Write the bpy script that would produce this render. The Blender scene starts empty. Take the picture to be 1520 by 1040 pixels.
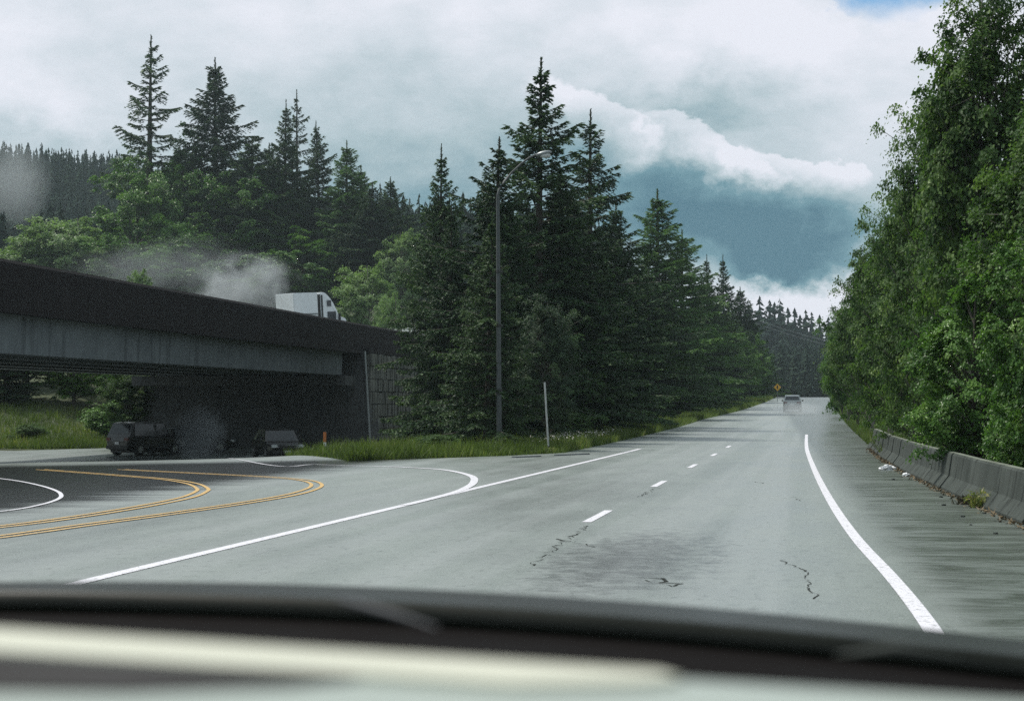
import bpy, bmesh, math, random
import numpy as np
from mathutils import Vector, Matrix, Euler

# ------------------------------------------------------------------ camera
scene = bpy.context.scene
COL = scene.collection
F, CX, CY = 2700.0, 760.0, 520.0            # focal length in photo pixels, image centre
YAW, PITCH, EYE = math.atan((1199 - 760) / F), math.atan(81 / F), 1.7
cd = bpy.data.cameras.new("camera")
cam = bpy.data.objects.new("camera", cd); COL.objects.link(cam)
cam.location = (0, 0, EYE)
cam.rotation_euler = (math.pi / 2 + PITCH, 0, YAW)
cd.sensor_width = 36; cd.lens = 36 * F / 1520
cd.clip_start = 0.02; cd.clip_end = 5000
cd.dof.use_dof = True; cd.dof.focus_distance = 70; cd.dof.aperture_fstop = 6.3
scene.camera = cam
scene.view_settings.view_transform = 'Standard'
scene.view_settings.look = 'None'
scene.view_settings.exposure = 0.7
scene.view_settings.gamma = 1.0
scene.render.engine = 'CYCLES'
scene.cycles.use_denoising = False      # the photograph is grainy
scene.cycles.max_bounces = 6
scene.cycles.sample_clamp_indirect = 4.0
scene.cycles.transparent_max_bounces = 8
scene.cycles.volume_bounces = 0
scene.cycles.volume_step_rate = 2.0
scene.cycles.volume_max_steps = 64

def az_el(px, py):
    d = Vector(((px - CX) / F, -(py - CY) / F, -1.0)).normalized()
    d.rotate(Euler((math.pi / 2 + PITCH, 0, YAW)))
    return math.atan2(d.x, d.y), math.asin(d.z)

# ------------------------------------------------------------------ node helper
class NT:
    def __init__(self, tree):
        self.t = tree; self.n = tree.nodes; self.l = tree.links
    def new(self, typ, **kw):
        nd = self.n.new(typ)
        for k, v in kw.items():
            setattr(nd, k, v)
        return nd
    def put(self, sock, v):
        if isinstance(v, bpy.types.NodeSocket): self.l.new(v, sock)
        elif v is not None:
            if hasattr(sock, 'default_value') and hasattr(sock.default_value, '__len__') and not isinstance(v, (tuple, list, Vector)):
                v = (v, v, v, 1)[:len(sock.default_value)]
            if isinstance(v, (tuple, list)) and len(sock.default_value) == 4 and len(v) == 3: v = (*v, 1)
            sock.default_value = v
    def m(self, op, a, b=None, c=None, clamp=False):
        nd = self.new('ShaderNodeMath', operation=op); nd.use_clamp = clamp
        for i, v in enumerate((a, b, c)):
            if v is not None: self.put(nd.inputs[i], v)
        return nd.outputs[0]
    def mix(self, f, a, b, blend='MIX'):
        nd = self.new('ShaderNodeMix', data_type='RGBA', blend_type=blend)
        self.put(nd.inputs[0], f); self.put(nd.inputs[6], a); self.put(nd.inputs[7], b)
        return nd.outputs[2]
    def noise(self, vec, scale, detail=4, rough=0.5, color=False, dist=0.0):
        nd = self.new('ShaderNodeTexNoise')
        if vec is not None: self.l.new(vec, nd.inputs['Vector'])
        nd.inputs['Scale'].default_value = scale; nd.inputs['Detail'].default_value = detail
        nd.inputs['Roughness'].default_value = rough; nd.inputs['Distortion'].default_value = dist
        return nd.outputs['Color' if color else 'Fac']
    def ramp(self, f, stops, interp='LINEAR'):
        nd = self.new('ShaderNodeValToRGB'); cr = nd.color_ramp; cr.interpolation = interp
        while len(cr.elements) < len(stops): cr.elements.new(0.5)
        for e, (p, c) in zip(cr.elements, stops):
            e.position = p
            e.color = (c, c, c, 1) if not hasattr(c, '__len__') else (*c, 1)
        self.put(nd.inputs[0], f)
        return nd.outputs[0]
    def smooth(self, v, a, b, lo=0.0, hi=1.0):
        nd = self.new('ShaderNodeMapRange', interpolation_type='SMOOTHSTEP')
        self.put(nd.inputs[0], v)
        for i, x in zip((1, 2, 3, 4), (a, b, lo, hi)): self.put(nd.inputs[i], x)
        return nd.outputs[0]
    def mapping(self, vec, scale=(1, 1, 1), rot=(0, 0, 0), loc=(0, 0, 0)):
        nd = self.new('ShaderNodeMapping'); self.l.new(vec, nd.inputs[0])
        nd.inputs['Scale'].default_value = scale; nd.inputs['Rotation'].default_value = rot; nd.inputs['Location'].default_value = loc
        return nd.outputs[0]

# ------------------------------------------------------------------ world: Nishita sky under broken cloud
SUN_EL, SUN_AZ = math.radians(57), math.radians(-70)      # azimuth from +Y towards +X
world = bpy.data.worlds.new("World"); scene.world = world; world.use_nodes = True
w = NT(world.node_tree); w.n.clear()
tc = w.new('ShaderNodeTexCoord'); dirv = tc.outputs['Generated']
sky = w.new('ShaderNodeTexSky', sky_type='NISHITA'); sky.sun_disc = False
sky.sun_elevation = SUN_EL; sky.sun_rotation = SUN_AZ
sky.altitude = 900; sky.ozone_density = 2.0; sky.dust_density = 0.6
sep = w.new('ShaderNodeSeparateXYZ'); w.l.new(dirv, sep.inputs[0])
warp = w.noise(w.mapping(dirv, (1, 1, 1.4)), 11, 9, 0.62, color=True)
ws = w.new('ShaderNodeSeparateColor'); w.l.new(warp, ws.inputs[0])
az = w.m('ADD', w.m('ARCTAN2', sep.outputs[0], sep.outputs[1]), w.m('MULTIPLY', w.m('SUBTRACT', ws.outputs[0], 0.5), 0.11))
el = w.m('ADD', w.m('ARCSINE', sep.outputs[2]), w.m('MULTIPLY', w.m('SUBTRACT', ws.outputs[1], 0.5), 0.075))
def blob(px, py, rx, ry, rot, hard=False):
    a0, e0 = az_el(px, py); r = math.radians(rot)
    da = w.m('SUBTRACT', az, a0); de = w.m('SUBTRACT', el, e0)
    # rot > 0 : falls towards the right
    u = w.m('DIVIDE', w.m('SUBTRACT', w.m('MULTIPLY', da, math.cos(r)), w.m('MULTIPLY', de, math.sin(r))), rx / F)
    v = w.m('DIVIDE', w.m('ADD', w.m('MULTIPLY', da, math.sin(r)), w.m('MULTIPLY', de, math.cos(r))), ry / F)
    q = w.m('ADD', w.m('MULTIPLY', u, u), w.m('MULTIPLY', v, v))
    if hard: return w.m('MULTIPLY', w.smooth(q, 1.2, 0.7), w.smooth(v, -1.0, 0.5, .15, 1.0))
    return w.m('EXPONENT', w.m('MULTIPLY', q, -1.0))
big = w.noise(w.mapping(dirv, (1, 1, 2.6)), 3.2, 5, 0.5, dist=0.4)
fine = w.noise(w.mapping(dirv, (1, 1, 2.0)), 13, 9, 0.62)
B = w.m('ADD', 0.66, w.m('MULTIPLY', w.m('SUBTRACT', big, 0.5), 0.8))
B = w.m('ADD', B, w.m('MULTIPLY', w.m('SUBTRACT', fine, 0.5), 0.75))
BLOBS = [(200, 20, 520, 160, 0, .26), (60, 150, 150, 60, 12, .22), (640, 290, 300, 130, 0, -.22), (330, 330, 260, 60, 0, -.10),
         (980, 30, 380, 75, 6, .20), (1290, 120, 130, 150, 0, .14), (1045, 172, 170, 40, -6, -.34), (1190, 225, 60, 45, 0, -.12),
         (1120, 345, 200, 56, 22, -.60), (1150, 395, 120, 30, 6, -.38), (1010, 290, 150, 40, 30, -.15), (1165, 437, 150, 30, 8, .75), (60, 205, 120, 26, 0, -.12)]
for px, py, rx, ry, rot, k in BLOBS:
    B = w.m('ADD', B, w.m('MULTIPLY', blob(px, py, rx, ry, rot), k))
for px, py, rx, ry, rot, k in [(880, 190, 110, 38, 28, .30), (1035, 226, 130, 34, 26, .34), (1180, 268, 105, 30, 14, .34)]:
    B = w.m('ADD', B, w.m('MULTIPLY', blob(px, py, rx, ry, rot, True), k))
Bc = w.m('MINIMUM', w.m('MAXIMUM', B, 0.0), 1.0)
cloud = w.ramp(Bc, [(0.0, (.34, 1.0, 1.42)), (0.25, (.85, 1.75, 2.15)), (0.52, (2.55, 3.25, 3.55)), (0.76, (4.0, 4.4, 4.8)), (1.0, (5.2, 5.3, 5.8))])
gap = w.m('MAXIMUM', blob(1330, -12, 95, 30, 0, True), w.smooth(w.noise(w.mapping(dirv, (1, 1, 2.0), loc=(3.1, 0, 0)), 2.1, 4, 0.5), 0.66, 0.74))
gap = w.m('MULTIPLY', gap, w.smooth(sep.outputs[2], 0.19, 0.225))
skyc = w.mix(1.0, sky.outputs[0], (0.20, .62, .80), 'MULTIPLY')
col = w.mix(gap, cloud, skyc)
low = w.smooth(sep.outputs[2], -0.02, 0.0)
col = w.mix(low, (1.5, 1.8, 1.8), col)
bg = w.new('ShaderNodeBackground'); w.l.new(col, bg.inputs[0]); bg.inputs[1].default_value = 0.1
wo = w.new('ShaderNodeOutputWorld'); w.l.new(bg.outputs[0], wo.inputs[0])
world.cycles.sampling_method = 'MANUAL'; world.cycles.sample_map_resolution = 512

sd = bpy.data.lights.new("sun", 'SUN'); sd.energy = 2.8; sd.angle = math.radians(7); sd.color = (1.0, 0.96, 0.88)
sun = bpy.data.objects.new("sun", sd); COL.objects.link(sun)
sdir = Vector((math.sin(SUN_AZ) * math.cos(SUN_EL), math.cos(SUN_AZ) * math.cos(SUN_EL), math.sin(SUN_EL)))
sun.rotation_euler = sdir.to_track_quat('Z', 'Y').to_euler(); sun.location = (0, -20, 60)

# ------------------------------------------------------------------ object helpers
def tag(o, label=None, cat=None, group=None, kind=None):
    if label: o['label'] = label
    if cat: o['category'] = cat
    if group: o['group'] = group
    if kind: o['kind'] = kind
    return o
def link(o, parent=None):
    COL.objects.link(o)
    if parent is not None: o.parent = parent
    return o
def empty(name, loc=(0, 0, 0), rz=0.0):
    o = bpy.data.objects.new(name, None); o.empty_display_size = 0.3
    o.location = loc; o.rotation_euler = (0, 0, rz); return link(o)
def np_mesh(name, verts, faces, mat, parent=None, smooth=False, attrs=None):
    """verts (n,3) array; faces (m,k) array."""
    me = bpy.data.meshes.new(name)
    verts = np.asarray(verts, dtype=np.float32); faces = np.asarray(faces, dtype=np.int32)
    k = faces.shape[1]
    me.vertices.add(len(verts)); me.vertices.foreach_set('co', verts.ravel())
    me.loops.add(faces.size); me.loops.foreach_set('vertex_index', faces.ravel())
    me.polygons.add(len(faces))
    me.polygons.foreach_set('loop_start', np.arange(0, faces.size, k, dtype=np.int32))
    me.polygons.foreach_set('use_smooth', np.full(len(faces), smooth))
    for an, (dom, data) in (attrs or {}).items():
        a = me.attributes.new(an, 'FLOAT', dom); a.data.foreach_set('value', np.asarray(data, dtype=np.float32))
    me.update(calc_edges=True); me.validate()
    if mat: me.materials.append(mat)
    return link(bpy.data.objects.new(name, me), parent)
def bm_obj(name, bm, mat, parent=None, smooth=False, bevel=0.0):
    if bevel:
        bmesh.ops.bevel(bm, geom=[e for e in bm.edges], offset=bevel, segments=2, affect='EDGES', clamp_overlap=True)
    bmesh.ops.recalc_face_normals(bm, faces=bm.faces)
    me = bpy.data.meshes.new(name); bm.to_mesh(me); bm.free()
    for p in me.polygons: p.use_smooth = smooth
    if mat: me.materials.append(mat)
    return link(bpy.data.objects.new(name, me), parent)
def add_box(bm, lo, hi):
    lo = Vector(lo); hi = Vector(hi); c = (lo + hi) / 2; s = hi - lo
    bmesh.ops.create_cube(bm, size=1.0, matrix=Matrix.Translation(c) @ Matrix.Diagonal((*s, 1)))
def box(name, lo, hi, mat, parent=None, bevel=0.0):
    bm = bmesh.new(); add_box(bm, lo, hi); return bm_obj(name, bm, mat, parent, bevel=bevel)
def tube_arrays(pts, radii, seg=6):
    pts = np.asarray(pts, float); n = len(pts); V = []; Fc = []
    tang = np.gradient(pts, axis=0); tang /= np.linalg.norm(tang, axis=1)[:, None] + 1e-9
    for i in range(n):
        t = tang[i]; ref = np.array([0, 0, 1.0]) if abs(t[2]) < 0.9 else np.array([1.0, 0, 0])
        a = np.cross(t, ref); a /= np.linalg.norm(a); b = np.cross(t, a)
        for k in range(seg):
            th = 2 * math.pi * k / seg; V.append(pts[i] + radii[i] * (a * math.cos(th) + b * math.sin(th)))
    for i in range(n - 1):
        for k in range(seg):
            k2 = (k + 1) % seg; Fc.append((i * seg + k, i * seg + k2, (i + 1) * seg + k2, (i + 1) * seg + k))
    return np.array(V), np.array(Fc)
def join_arrays(parts):
    V = []; Fc = []; o = 0
    for v, f in parts: V.append(v); Fc.append(f + o); o += len(v)
    return np.vstack(V), np.vstack(Fc)
def tube(name, pts, radii, mat, parent=None, seg=10):
    if not hasattr(radii, '__len__'): radii = [radii] * len(pts)
    v, f = tube_arrays(pts, radii, seg); o = np_mesh(name, v, f, mat, parent, True)
    return o

# ------------------------------------------------------------------ terrain functions
def S(t):
    t = np.clip(t, 0, 1); return t * t * (3 - 2 * t)
_py = np.array([-60, 80, 130, 192, 250, 300, 330, 380, 450, 600, 1200.])
_pz = np.array([0, 0, .25, 1.06, 2.15, 2.95, 3.15, 2.6, .6, -2, -2.])
_fy = np.arange(-60, 1201, 2.0); _fz = np.interp(_fy, _py, _pz)
for _ in range(3): _fz = np.convolve(np.pad(_fz, 6, 'edge'), np.ones(13) / 13, 'valid')
def prof(Y): return np.interp(Y, _fy, _fz)
def px_of(X, Y): return CX + F * np.tan(np.clip(np.arctan2(X, np.maximum(Y, 1.0)) + YAW, -1.2, 1.2))
def ROADL(Y): return np.interp(Y, [60, 150, 200, 250, 320, 450], [-8.7, -8.7, -7.0, -5.7, -5.2, -5.0])
def drop(X, Y): return -1.1 * S((-13 - X) / 15) * S((Y - 46) / 40)
_hy = [100, 112, 130, 170, 205, 222, 250, 300, 400, 600, 1200]
_hz = [0, .6, 3.0, 7.5, 11.3, 12.2, 12.6, 18.5, 30, 45, 60]
RX = [-400, 0, 180, 400, 620, 800, 1100, 1235, 1520, 2000]
RZ = [96, 86, 82, 72, 60, 44, 20, 15, 22, 30]
def ground(X, Y):
    X = np.asarray(X, float); Y = np.asarray(Y, float)
    z = prof(Y) + drop(X, Y)
    hill = np.interp(Y + 0.12 * (X + 70), _hy, _hz)
    z = z + hill * S((-43.5 - X) / 14) * np.where(Y > 95, 1, 0)
    # gentle banks beside the highway
    z = z + 1.6 * S((X - 5) / 12) * S((Y - 5) / 30)
    z = z + 1.2 * S((-14 - X) / 12) * S((Y - 120) / 40)
    D = np.hypot(X, Y)
    ridge = np.interp(px_of(X, Y), RX, RZ)
    f = S((D - 430) / 300)
    z = z * (1 - f) + (ridge * (D / 730.0) ** 0.2) * f
    return z
def gz(x, y): return float(ground(x, y))
def on_ground(px, py):
    d = Vector(((px - CX) / F, -(py - CY) / F, -1.0)); d.rotate(Euler((math.pi / 2 + PITCH, 0, YAW)))
    t = 5.0; last = t
    while t < 900:
        if EYE + d.z * t <= gz(d.x * t, d.y * t): break
        last = t; t += 0.5
    for _ in range(30):
        mid = (last + t) / 2
        if EYE + d.z * mid <= gz(d.x * mid, d.y * mid): t = mid
        else: last = mid
    return Vector((d.x * t, d.y * t, gz(d.x * t, d.y * t)))
def at_Y(px, py, Y):
    d = Vector(((px - CX) / F, -(py - CY) / F, -1.0)); d.rotate(Euler((math.pi / 2 + PITCH, 0, YAW)))
    t = Y / d.y; return Vector((d.x * t, Y, EYE + d.z * t))

# ------------------------------------------------------------------ materials
def material(name):
    m = bpy.data.materials.new(name); m.use_nodes = True; t = NT(m.node_tree)
    return m, t, t.n['Principled BSDF'], t.n['Material Output']
def simple(name, colr, rough=0.6, metal=0.0, var=0.15, scale=8.0, bump=0.0, coat=0.0):
    m, t, p, o = material(name)
    g = t.new('ShaderNodeNewGeometry').outputs['Position'] if False else t.new('ShaderNodeTexCoord').outputs['Object']
    n = t.noise(g, scale, 5, 0.6)
    lo = tuple(c * (1 - var) for c in colr); hi = tuple(min(1, c * (1 + var)) for c in colr)
    t.l.new(t.ramp(n, [(0.3, lo), (0.7, hi)]), p.inputs['Base Color'])
    t.l.new(t.smooth(n, 0.3, 0.7, rough * 0.85, min(1, rough * 1.15)), p.inputs['Roughness'])
    p.inputs['Metallic'].default_value = metal; p.inputs['Coat Weight'].default_value = coat
    if bump:
        b = t.new('ShaderNodeBump'); b.inputs['Strength'].default_value = bump; b.inputs['Distance'].default_value = 0.02
        t.l.new(t.noise(g, scale * 6, 4), b.inputs['Height']); t.l.new(b.outputs[0], p.inputs['Normal'])
    return m
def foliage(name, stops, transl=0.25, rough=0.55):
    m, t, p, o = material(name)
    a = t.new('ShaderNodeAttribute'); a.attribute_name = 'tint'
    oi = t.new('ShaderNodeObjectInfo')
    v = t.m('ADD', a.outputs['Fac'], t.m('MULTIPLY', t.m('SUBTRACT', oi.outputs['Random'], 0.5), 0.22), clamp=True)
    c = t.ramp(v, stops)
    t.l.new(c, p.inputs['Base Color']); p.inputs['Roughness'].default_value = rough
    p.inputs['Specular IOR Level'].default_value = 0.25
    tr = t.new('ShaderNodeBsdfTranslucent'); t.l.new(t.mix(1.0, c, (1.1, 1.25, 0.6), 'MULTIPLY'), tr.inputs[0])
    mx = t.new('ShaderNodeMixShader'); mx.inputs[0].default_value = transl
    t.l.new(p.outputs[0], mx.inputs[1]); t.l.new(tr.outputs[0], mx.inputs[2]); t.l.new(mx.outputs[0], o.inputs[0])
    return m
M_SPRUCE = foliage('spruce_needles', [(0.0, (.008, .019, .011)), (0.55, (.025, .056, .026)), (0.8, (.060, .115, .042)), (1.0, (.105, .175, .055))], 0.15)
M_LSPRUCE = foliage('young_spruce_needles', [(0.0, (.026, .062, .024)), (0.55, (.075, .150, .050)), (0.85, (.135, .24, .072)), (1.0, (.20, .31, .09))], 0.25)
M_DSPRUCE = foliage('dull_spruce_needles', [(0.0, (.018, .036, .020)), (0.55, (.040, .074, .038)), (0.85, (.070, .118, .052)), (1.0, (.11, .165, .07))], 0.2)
M_LEAF = foliage('maple_leaves', [(0.0, (.028, .075, .018)), (0.5, (.082, .175, .038)), (0.85, (.15, .27, .058)), (1.0, (.22, .34, .10))], 0.3, 0.42)
M_LEAFD = foliage('alder_leaves', [(0.0, (.020, .050, .015)), (0.5, (.064, .124, .036)), (0.85, (.125, .20, .055)), (1.0, (.21, .29, .12))], 0.36, 0.6)
M_LEAFL = foliage('pale_leaves', [(0.0, (.08, .14, .055)), (0.5, (.15, .24, .09)), (1.0, (.26, .36, .16))], 0.35, 0.45)
M_FAR = foliage('distant_needles', [(0.0, (.012, .021, .018)), (0.6, (.022, .036, .028)), (1.0, (.036, .055, .036))], 0.05, .95)
M_FAR.node_tree.nodes['Principled BSDF'].inputs['Specular IOR Level'].default_value = 0.0
M_GRASS = foliage('grass_blades', [(0.0, (.055, .085, .022)), (0.5, (.10, .145, .035)), (0.8, (.16, .20, .06)), (1.0, (.30, .28, .13))], 0.35, 0.6)
M_BARK = simple('bark', (.055, .046, .038), 0.9, var=0.4, scale=3, bump=0.6)
M_BARKP = simple('pale_bark', (.16, .15, .13), 0.85, var=0.35, scale=3, bump=0.4)

def asphalt():
    m, t, p, o = material('wet_asphalt')
    pos = t.new('ShaderNodeNewGeometry').outputs['Position']
    sp = t.new('ShaderNodeSeparateXYZ'); t.l.new(pos, sp.inputs[0])
    grain = t.noise(pos, 55, 3, 0.7)
    mid = t.noise(t.mapping(pos, (1, .25, 1)), 1.1, 5, 0.6)
    large = t.noise(t.mapping(pos, (.7, .12, 1)), .35, 4, 0.55)
    # wet shoulder with water streaks; the trees' dark reflection painted into its colour
    streak = t.noise(t.mapping(pos, (.34, 1.15, 1), rot=(0, 0, .06)), 1.4, 8, 0.74, dist=1.2)
    shoulder = t.smooth(t.m('ADD', sp.outputs[0], t.m('MULTIPLY', sp.outputs[1], .019)), 1.15, 1.8)
    base = t.ramp(t.m('ADD', t.m('MULTIPLY', mid, .5), t.m('MULTIPLY', large, .5)), [(.32, (.135, .157, .146)), (.55, (.18, .208, .192)), (.75, (.215, .245, .228))])
    base = t.mix(t.m('MULTIPLY', t.smooth(grain, .52, .70), .6), base, (.34, .36, .34))
    base = t.mix(t.m('MULTIPLY', t.smooth(grain, .50, .32), .65), base, (.03, .034, .032))
    tracks = t.noise(t.mapping(pos, (1.15, .012, 1)), 1.0, 3, .5); speck = t.noise(t.mapping(pos, (1, .45, 1)), 8, 6, .75)
    base = t.mix(t.m('MULTIPLY', t.smooth(tracks, .40, .62), .5), base, (.25, .27, .265))
    base = t.mix(t.m('MULTIPLY', t.smooth(speck, .48, .32), .55), base, (.07, .08, .072))
    base = t.mix(t.m('MULTIPLY', t.smooth(speck, .56, .70), .4), base, (.30, .32, .30))
    dark = t.mix(t.smooth(streak, .34, .66), (.030, .037, .030), (.098, .118, .104))
    base = t.mix(t.m('MULTIPLY', shoulder, .8), base, dark)
    # dark, smoother patch by the overpass, and damp patches in the right lane
    edge_noise = t.noise(t.mapping(pos, (.10, 1.3, 1), rot=(0, 0, -.25)), 1.2, 5, .6, dist=.4)
    fx = t.m('MULTIPLY', t.m('SUBTRACT', edge_noise, .5), 3.2)
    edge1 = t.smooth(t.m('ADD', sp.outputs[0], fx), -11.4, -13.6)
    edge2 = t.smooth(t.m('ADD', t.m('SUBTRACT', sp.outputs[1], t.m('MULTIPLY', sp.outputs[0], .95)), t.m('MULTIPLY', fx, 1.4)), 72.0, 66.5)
    wet = t.m('MULTIPLY', edge1, edge2)  # mask of the dark, smoother patch by the overpass
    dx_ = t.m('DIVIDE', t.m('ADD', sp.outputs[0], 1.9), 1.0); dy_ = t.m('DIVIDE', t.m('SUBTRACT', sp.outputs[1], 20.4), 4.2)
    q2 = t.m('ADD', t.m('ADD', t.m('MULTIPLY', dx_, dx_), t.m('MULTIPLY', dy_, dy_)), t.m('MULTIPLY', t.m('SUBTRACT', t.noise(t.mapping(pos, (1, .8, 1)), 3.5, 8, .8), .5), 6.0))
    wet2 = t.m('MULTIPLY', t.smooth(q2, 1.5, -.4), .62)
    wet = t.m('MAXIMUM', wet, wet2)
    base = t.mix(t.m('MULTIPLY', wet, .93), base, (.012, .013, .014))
    t.l.new(base, p.inputs['Base Color'])
    r1 = t.smooth(t.m('ADD', t.m('MULTIPLY', large, .6), t.m('MULTIPLY', mid, .4)), .35, .65, .28, .42)
    r2 = t.smooth(streak, .38, .62, .24, .40)
    r = t.m('ADD', t.m('MULTIPLY', r1, t.m('SUBTRACT', 1.0, shoulder)), t.m('MULTIPLY', r2, shoulder))
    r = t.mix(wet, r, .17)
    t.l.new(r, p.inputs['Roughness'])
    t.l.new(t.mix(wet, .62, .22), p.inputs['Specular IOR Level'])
    b = t.new('ShaderNodeBump'); b.inputs['Strength'].default_value = 0.28; b.inputs['Distance'].default_value = 0.006
    t.l.new(grain, b.inputs['Height']); t.l.new(b.outputs[0], p.inputs['Normal'])
    return m
M_ROAD = asphalt()
def paint(name, colr, wear=.42):
    m, t, p, o = material(name)
    pos = t.new('ShaderNodeNewGeometry').outputs['Position']
    n = t.noise(pos, 14, 5, 0.7); n2 = t.noise(pos, 60, 2)
    f = t.smooth(t.m('ADD', t.m('MULTIPLY', n, .7), t.m('MULTIPLY', n2, .3)), wear - .10, wear + .03)
    t.l.new(t.mix(f, (.10, .11, .10), colr), p.inputs['Base Color']); p.inputs['Roughness'].default_value = 0.45
    return m
M_WHITE = paint('white_road_paint', (.66, .65, .70), .45)
M_YELLOW = paint('yellow_road_paint', (.60, .37, .10), .48)
def soil():
    m, t, p, o = material('verge_soil')
    pos = t.new('ShaderNodeNewGeometry').outputs['Position']
    n = t.noise(pos, .6, 6, .6); n2 = t.noise(pos, 9, 4, .6)
    c = t.ramp(n, [(.3, (.030, .045, .018)), (.55, (.060, .085, .030)), (.75, (.085, .10, .042))])
    t.l.new(t.mix(t.m('MULTIPLY', n2, .5), c, (.05, .045, .03)), p.inputs['Base Color']); p.inputs['Roughness'].default_value = .95
    b = t.new('ShaderNodeBump'); b.inputs['Strength'].default_value = .8; b.inputs['Distance'].default_value = .15
    t.l.new(n2, b.inputs['Height']); t.l.new(b.outputs[0], p.inputs['Normal'])
    return m
M_SOIL = soil()
def concrete(name, a, b_, stain=0.5, rough=.85, bump=.35, vert=True):
    m, t, p, o = material(name)
    pos = t.new('ShaderNodeNewGeometry').outputs['Position']
    n = t.noise(pos, .8, 6, .6); s = t.noise(t.mapping(pos, (2.4, 2.4, .22)) if vert else pos, 1.3, 5, .6); f = t.noise(pos, 30, 3, .6)
    c = t.ramp(n, [(.3, a), (.7, b_)])
    c = t.mix(t.m('MULTIPLY', t.smooth(s, .5, .68), stain), c, tuple(x * .35 for x in a))
    t.l.new(t.mix(t.m('MULTIPLY', f, .25), c, tuple(x * .6 for x in a)), p.inputs['Base Color']); p.inputs['Roughness'].default_value = rough; p.inputs['Specular IOR Level'].default_value = .15
    bp = t.new('ShaderNodeBump'); bp.inputs['Strength'].default_value = bump; bp.inputs['Distance'].default_value = .01
    t.l.new(f, bp.inputs['Height']); t.l.new(bp.outputs[0], p.inputs['Normal'])
    return m
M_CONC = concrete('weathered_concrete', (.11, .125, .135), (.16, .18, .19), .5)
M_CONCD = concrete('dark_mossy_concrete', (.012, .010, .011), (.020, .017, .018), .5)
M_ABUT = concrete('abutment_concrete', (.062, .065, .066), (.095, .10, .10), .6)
M_STONE = concrete('rough_rustic_concrete', (.10, .105, .095), (.24, .245, .22), .5, bump=.8)
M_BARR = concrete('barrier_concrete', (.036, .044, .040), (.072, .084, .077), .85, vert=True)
M_BLACK = simple('black_paint', (.008, .008, .009), .3, coat=.3, var=.1)
M_TYRE = simple('tyre_rubber', (.018, .018, .018), .85)
M_RIM = simple('alloy_rim', (.35, .36, .37), .35, metal=.9)
M_SILVER = simple('silver_car_paint', (.20, .23, .24), .3, metal=.35, var=.04, coat=.7)
M_GLASSD = simple('dark_car_glass', (.02, .025, .03), .08, var=.1)
M_TRIM = simple('black_plastic', (.02, .02, .02), .6)
M_TRUCK = simple('white_truck_paint', (.66, .69, .72), .35, var=.05, coat=.5)
M_GALV = simple('galvanised_steel', (.20, .215, .22), .5, metal=.6, var=.2)
M_RED = simple('tail_lamp_red', (.10, .012, .012), .2)
M_LAMP = simple('headlamp_lens', (.55, .58, .6), .1)
M_PLATE = simple('plate_white', (.6, .62, .64), .5)

# ------------------------------------------------------------------ ground sheet
gx = np.unique(np.concatenate([np.linspace(-900, -120, 40), np.linspace(-120, -46, 38), np.arange(-46, 24, 1.0), np.linspace(24, 120, 25), np.linspace(120, 900, 30)]))
gy = np.unique(np.concatenate([np.linspace(-300, -10, 12), np.arange(-10, 140, 1.5), np.arange(140, 330, 4.0), np.linspace(330, 1300, 80)]))
XX, YY = np.meshgrid(gx, gy)
ZZ = ground(XX, YY)
def side_edge(Y):   # right-hand limit of the side road's asphalt
    return np.interp(Y, [54, 68, 92, 100, 110], [-13.8, -20, -27.0, -27.6, -27.6])
def far_edge(X):    # far limit of the side road
    return np.interp(X, [-130, -60, -46, -42, -27], [101, 101, 104, 109.5, 109.5])
def wedge(Y): return np.interp(Y, [54, 60, 64], [-13.8, -10.2, -8.7])
def on_asphalt(X, Y):
    main = (X > ROADL(Y)) & (X < 3.2) & (Y < 460)
    a = (Y < 54) & (X < -8) ; b = (Y >= 54) & (Y < 64) & (X > wedge(Y)) & (X < -8)
    c = (Y >= 54) & (X < side_edge(Y)) & (Y < far_edge(X))
    return main | a | b | c
def near_asphalt(X, Y):
    r = np.zeros_like(X, bool)
    for dx in (-2.0, 0, 2.0):
        for dy in (-2.5, 0, 2.5): r |= on_asphalt(X + dx, Y + dy)
    return r
rng = np.random.default_rng(3)
ZT = ZZ - np.where(near_asphalt(XX, YY), .12, 0.0)
ZT = ZT + np.where((YY > 52) & ~near_asphalt(XX, YY), rng.normal(0, .04, XX.shape), 0)
ny, nx = XX.shape
idx = np.arange(ny * nx).reshape(ny, nx)
Fg = np.stack([idx[:-1, :-1].ravel(), idx[:-1, 1:].ravel(), idx[1:, 1:].ravel(), idx[1:, :-1].ravel()], 1)
tag(np_mesh('ground', np.stack([XX.ravel(), YY.ravel(), ZT.ravel()], 1), Fg, M_SOIL, smooth=True), kind='structure')
farq = np.array([[-4500, -4500, -6], [4500, -4500, -6], [4500, 4500, -6], [-4500, 4500, -6]], float)
# (the sheet's rim runs on level, under the near ground)
tag(np_mesh('far_ground', farq, np.array([[0, 1, 2, 3]]), M_SOIL), kind='structure')

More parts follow.
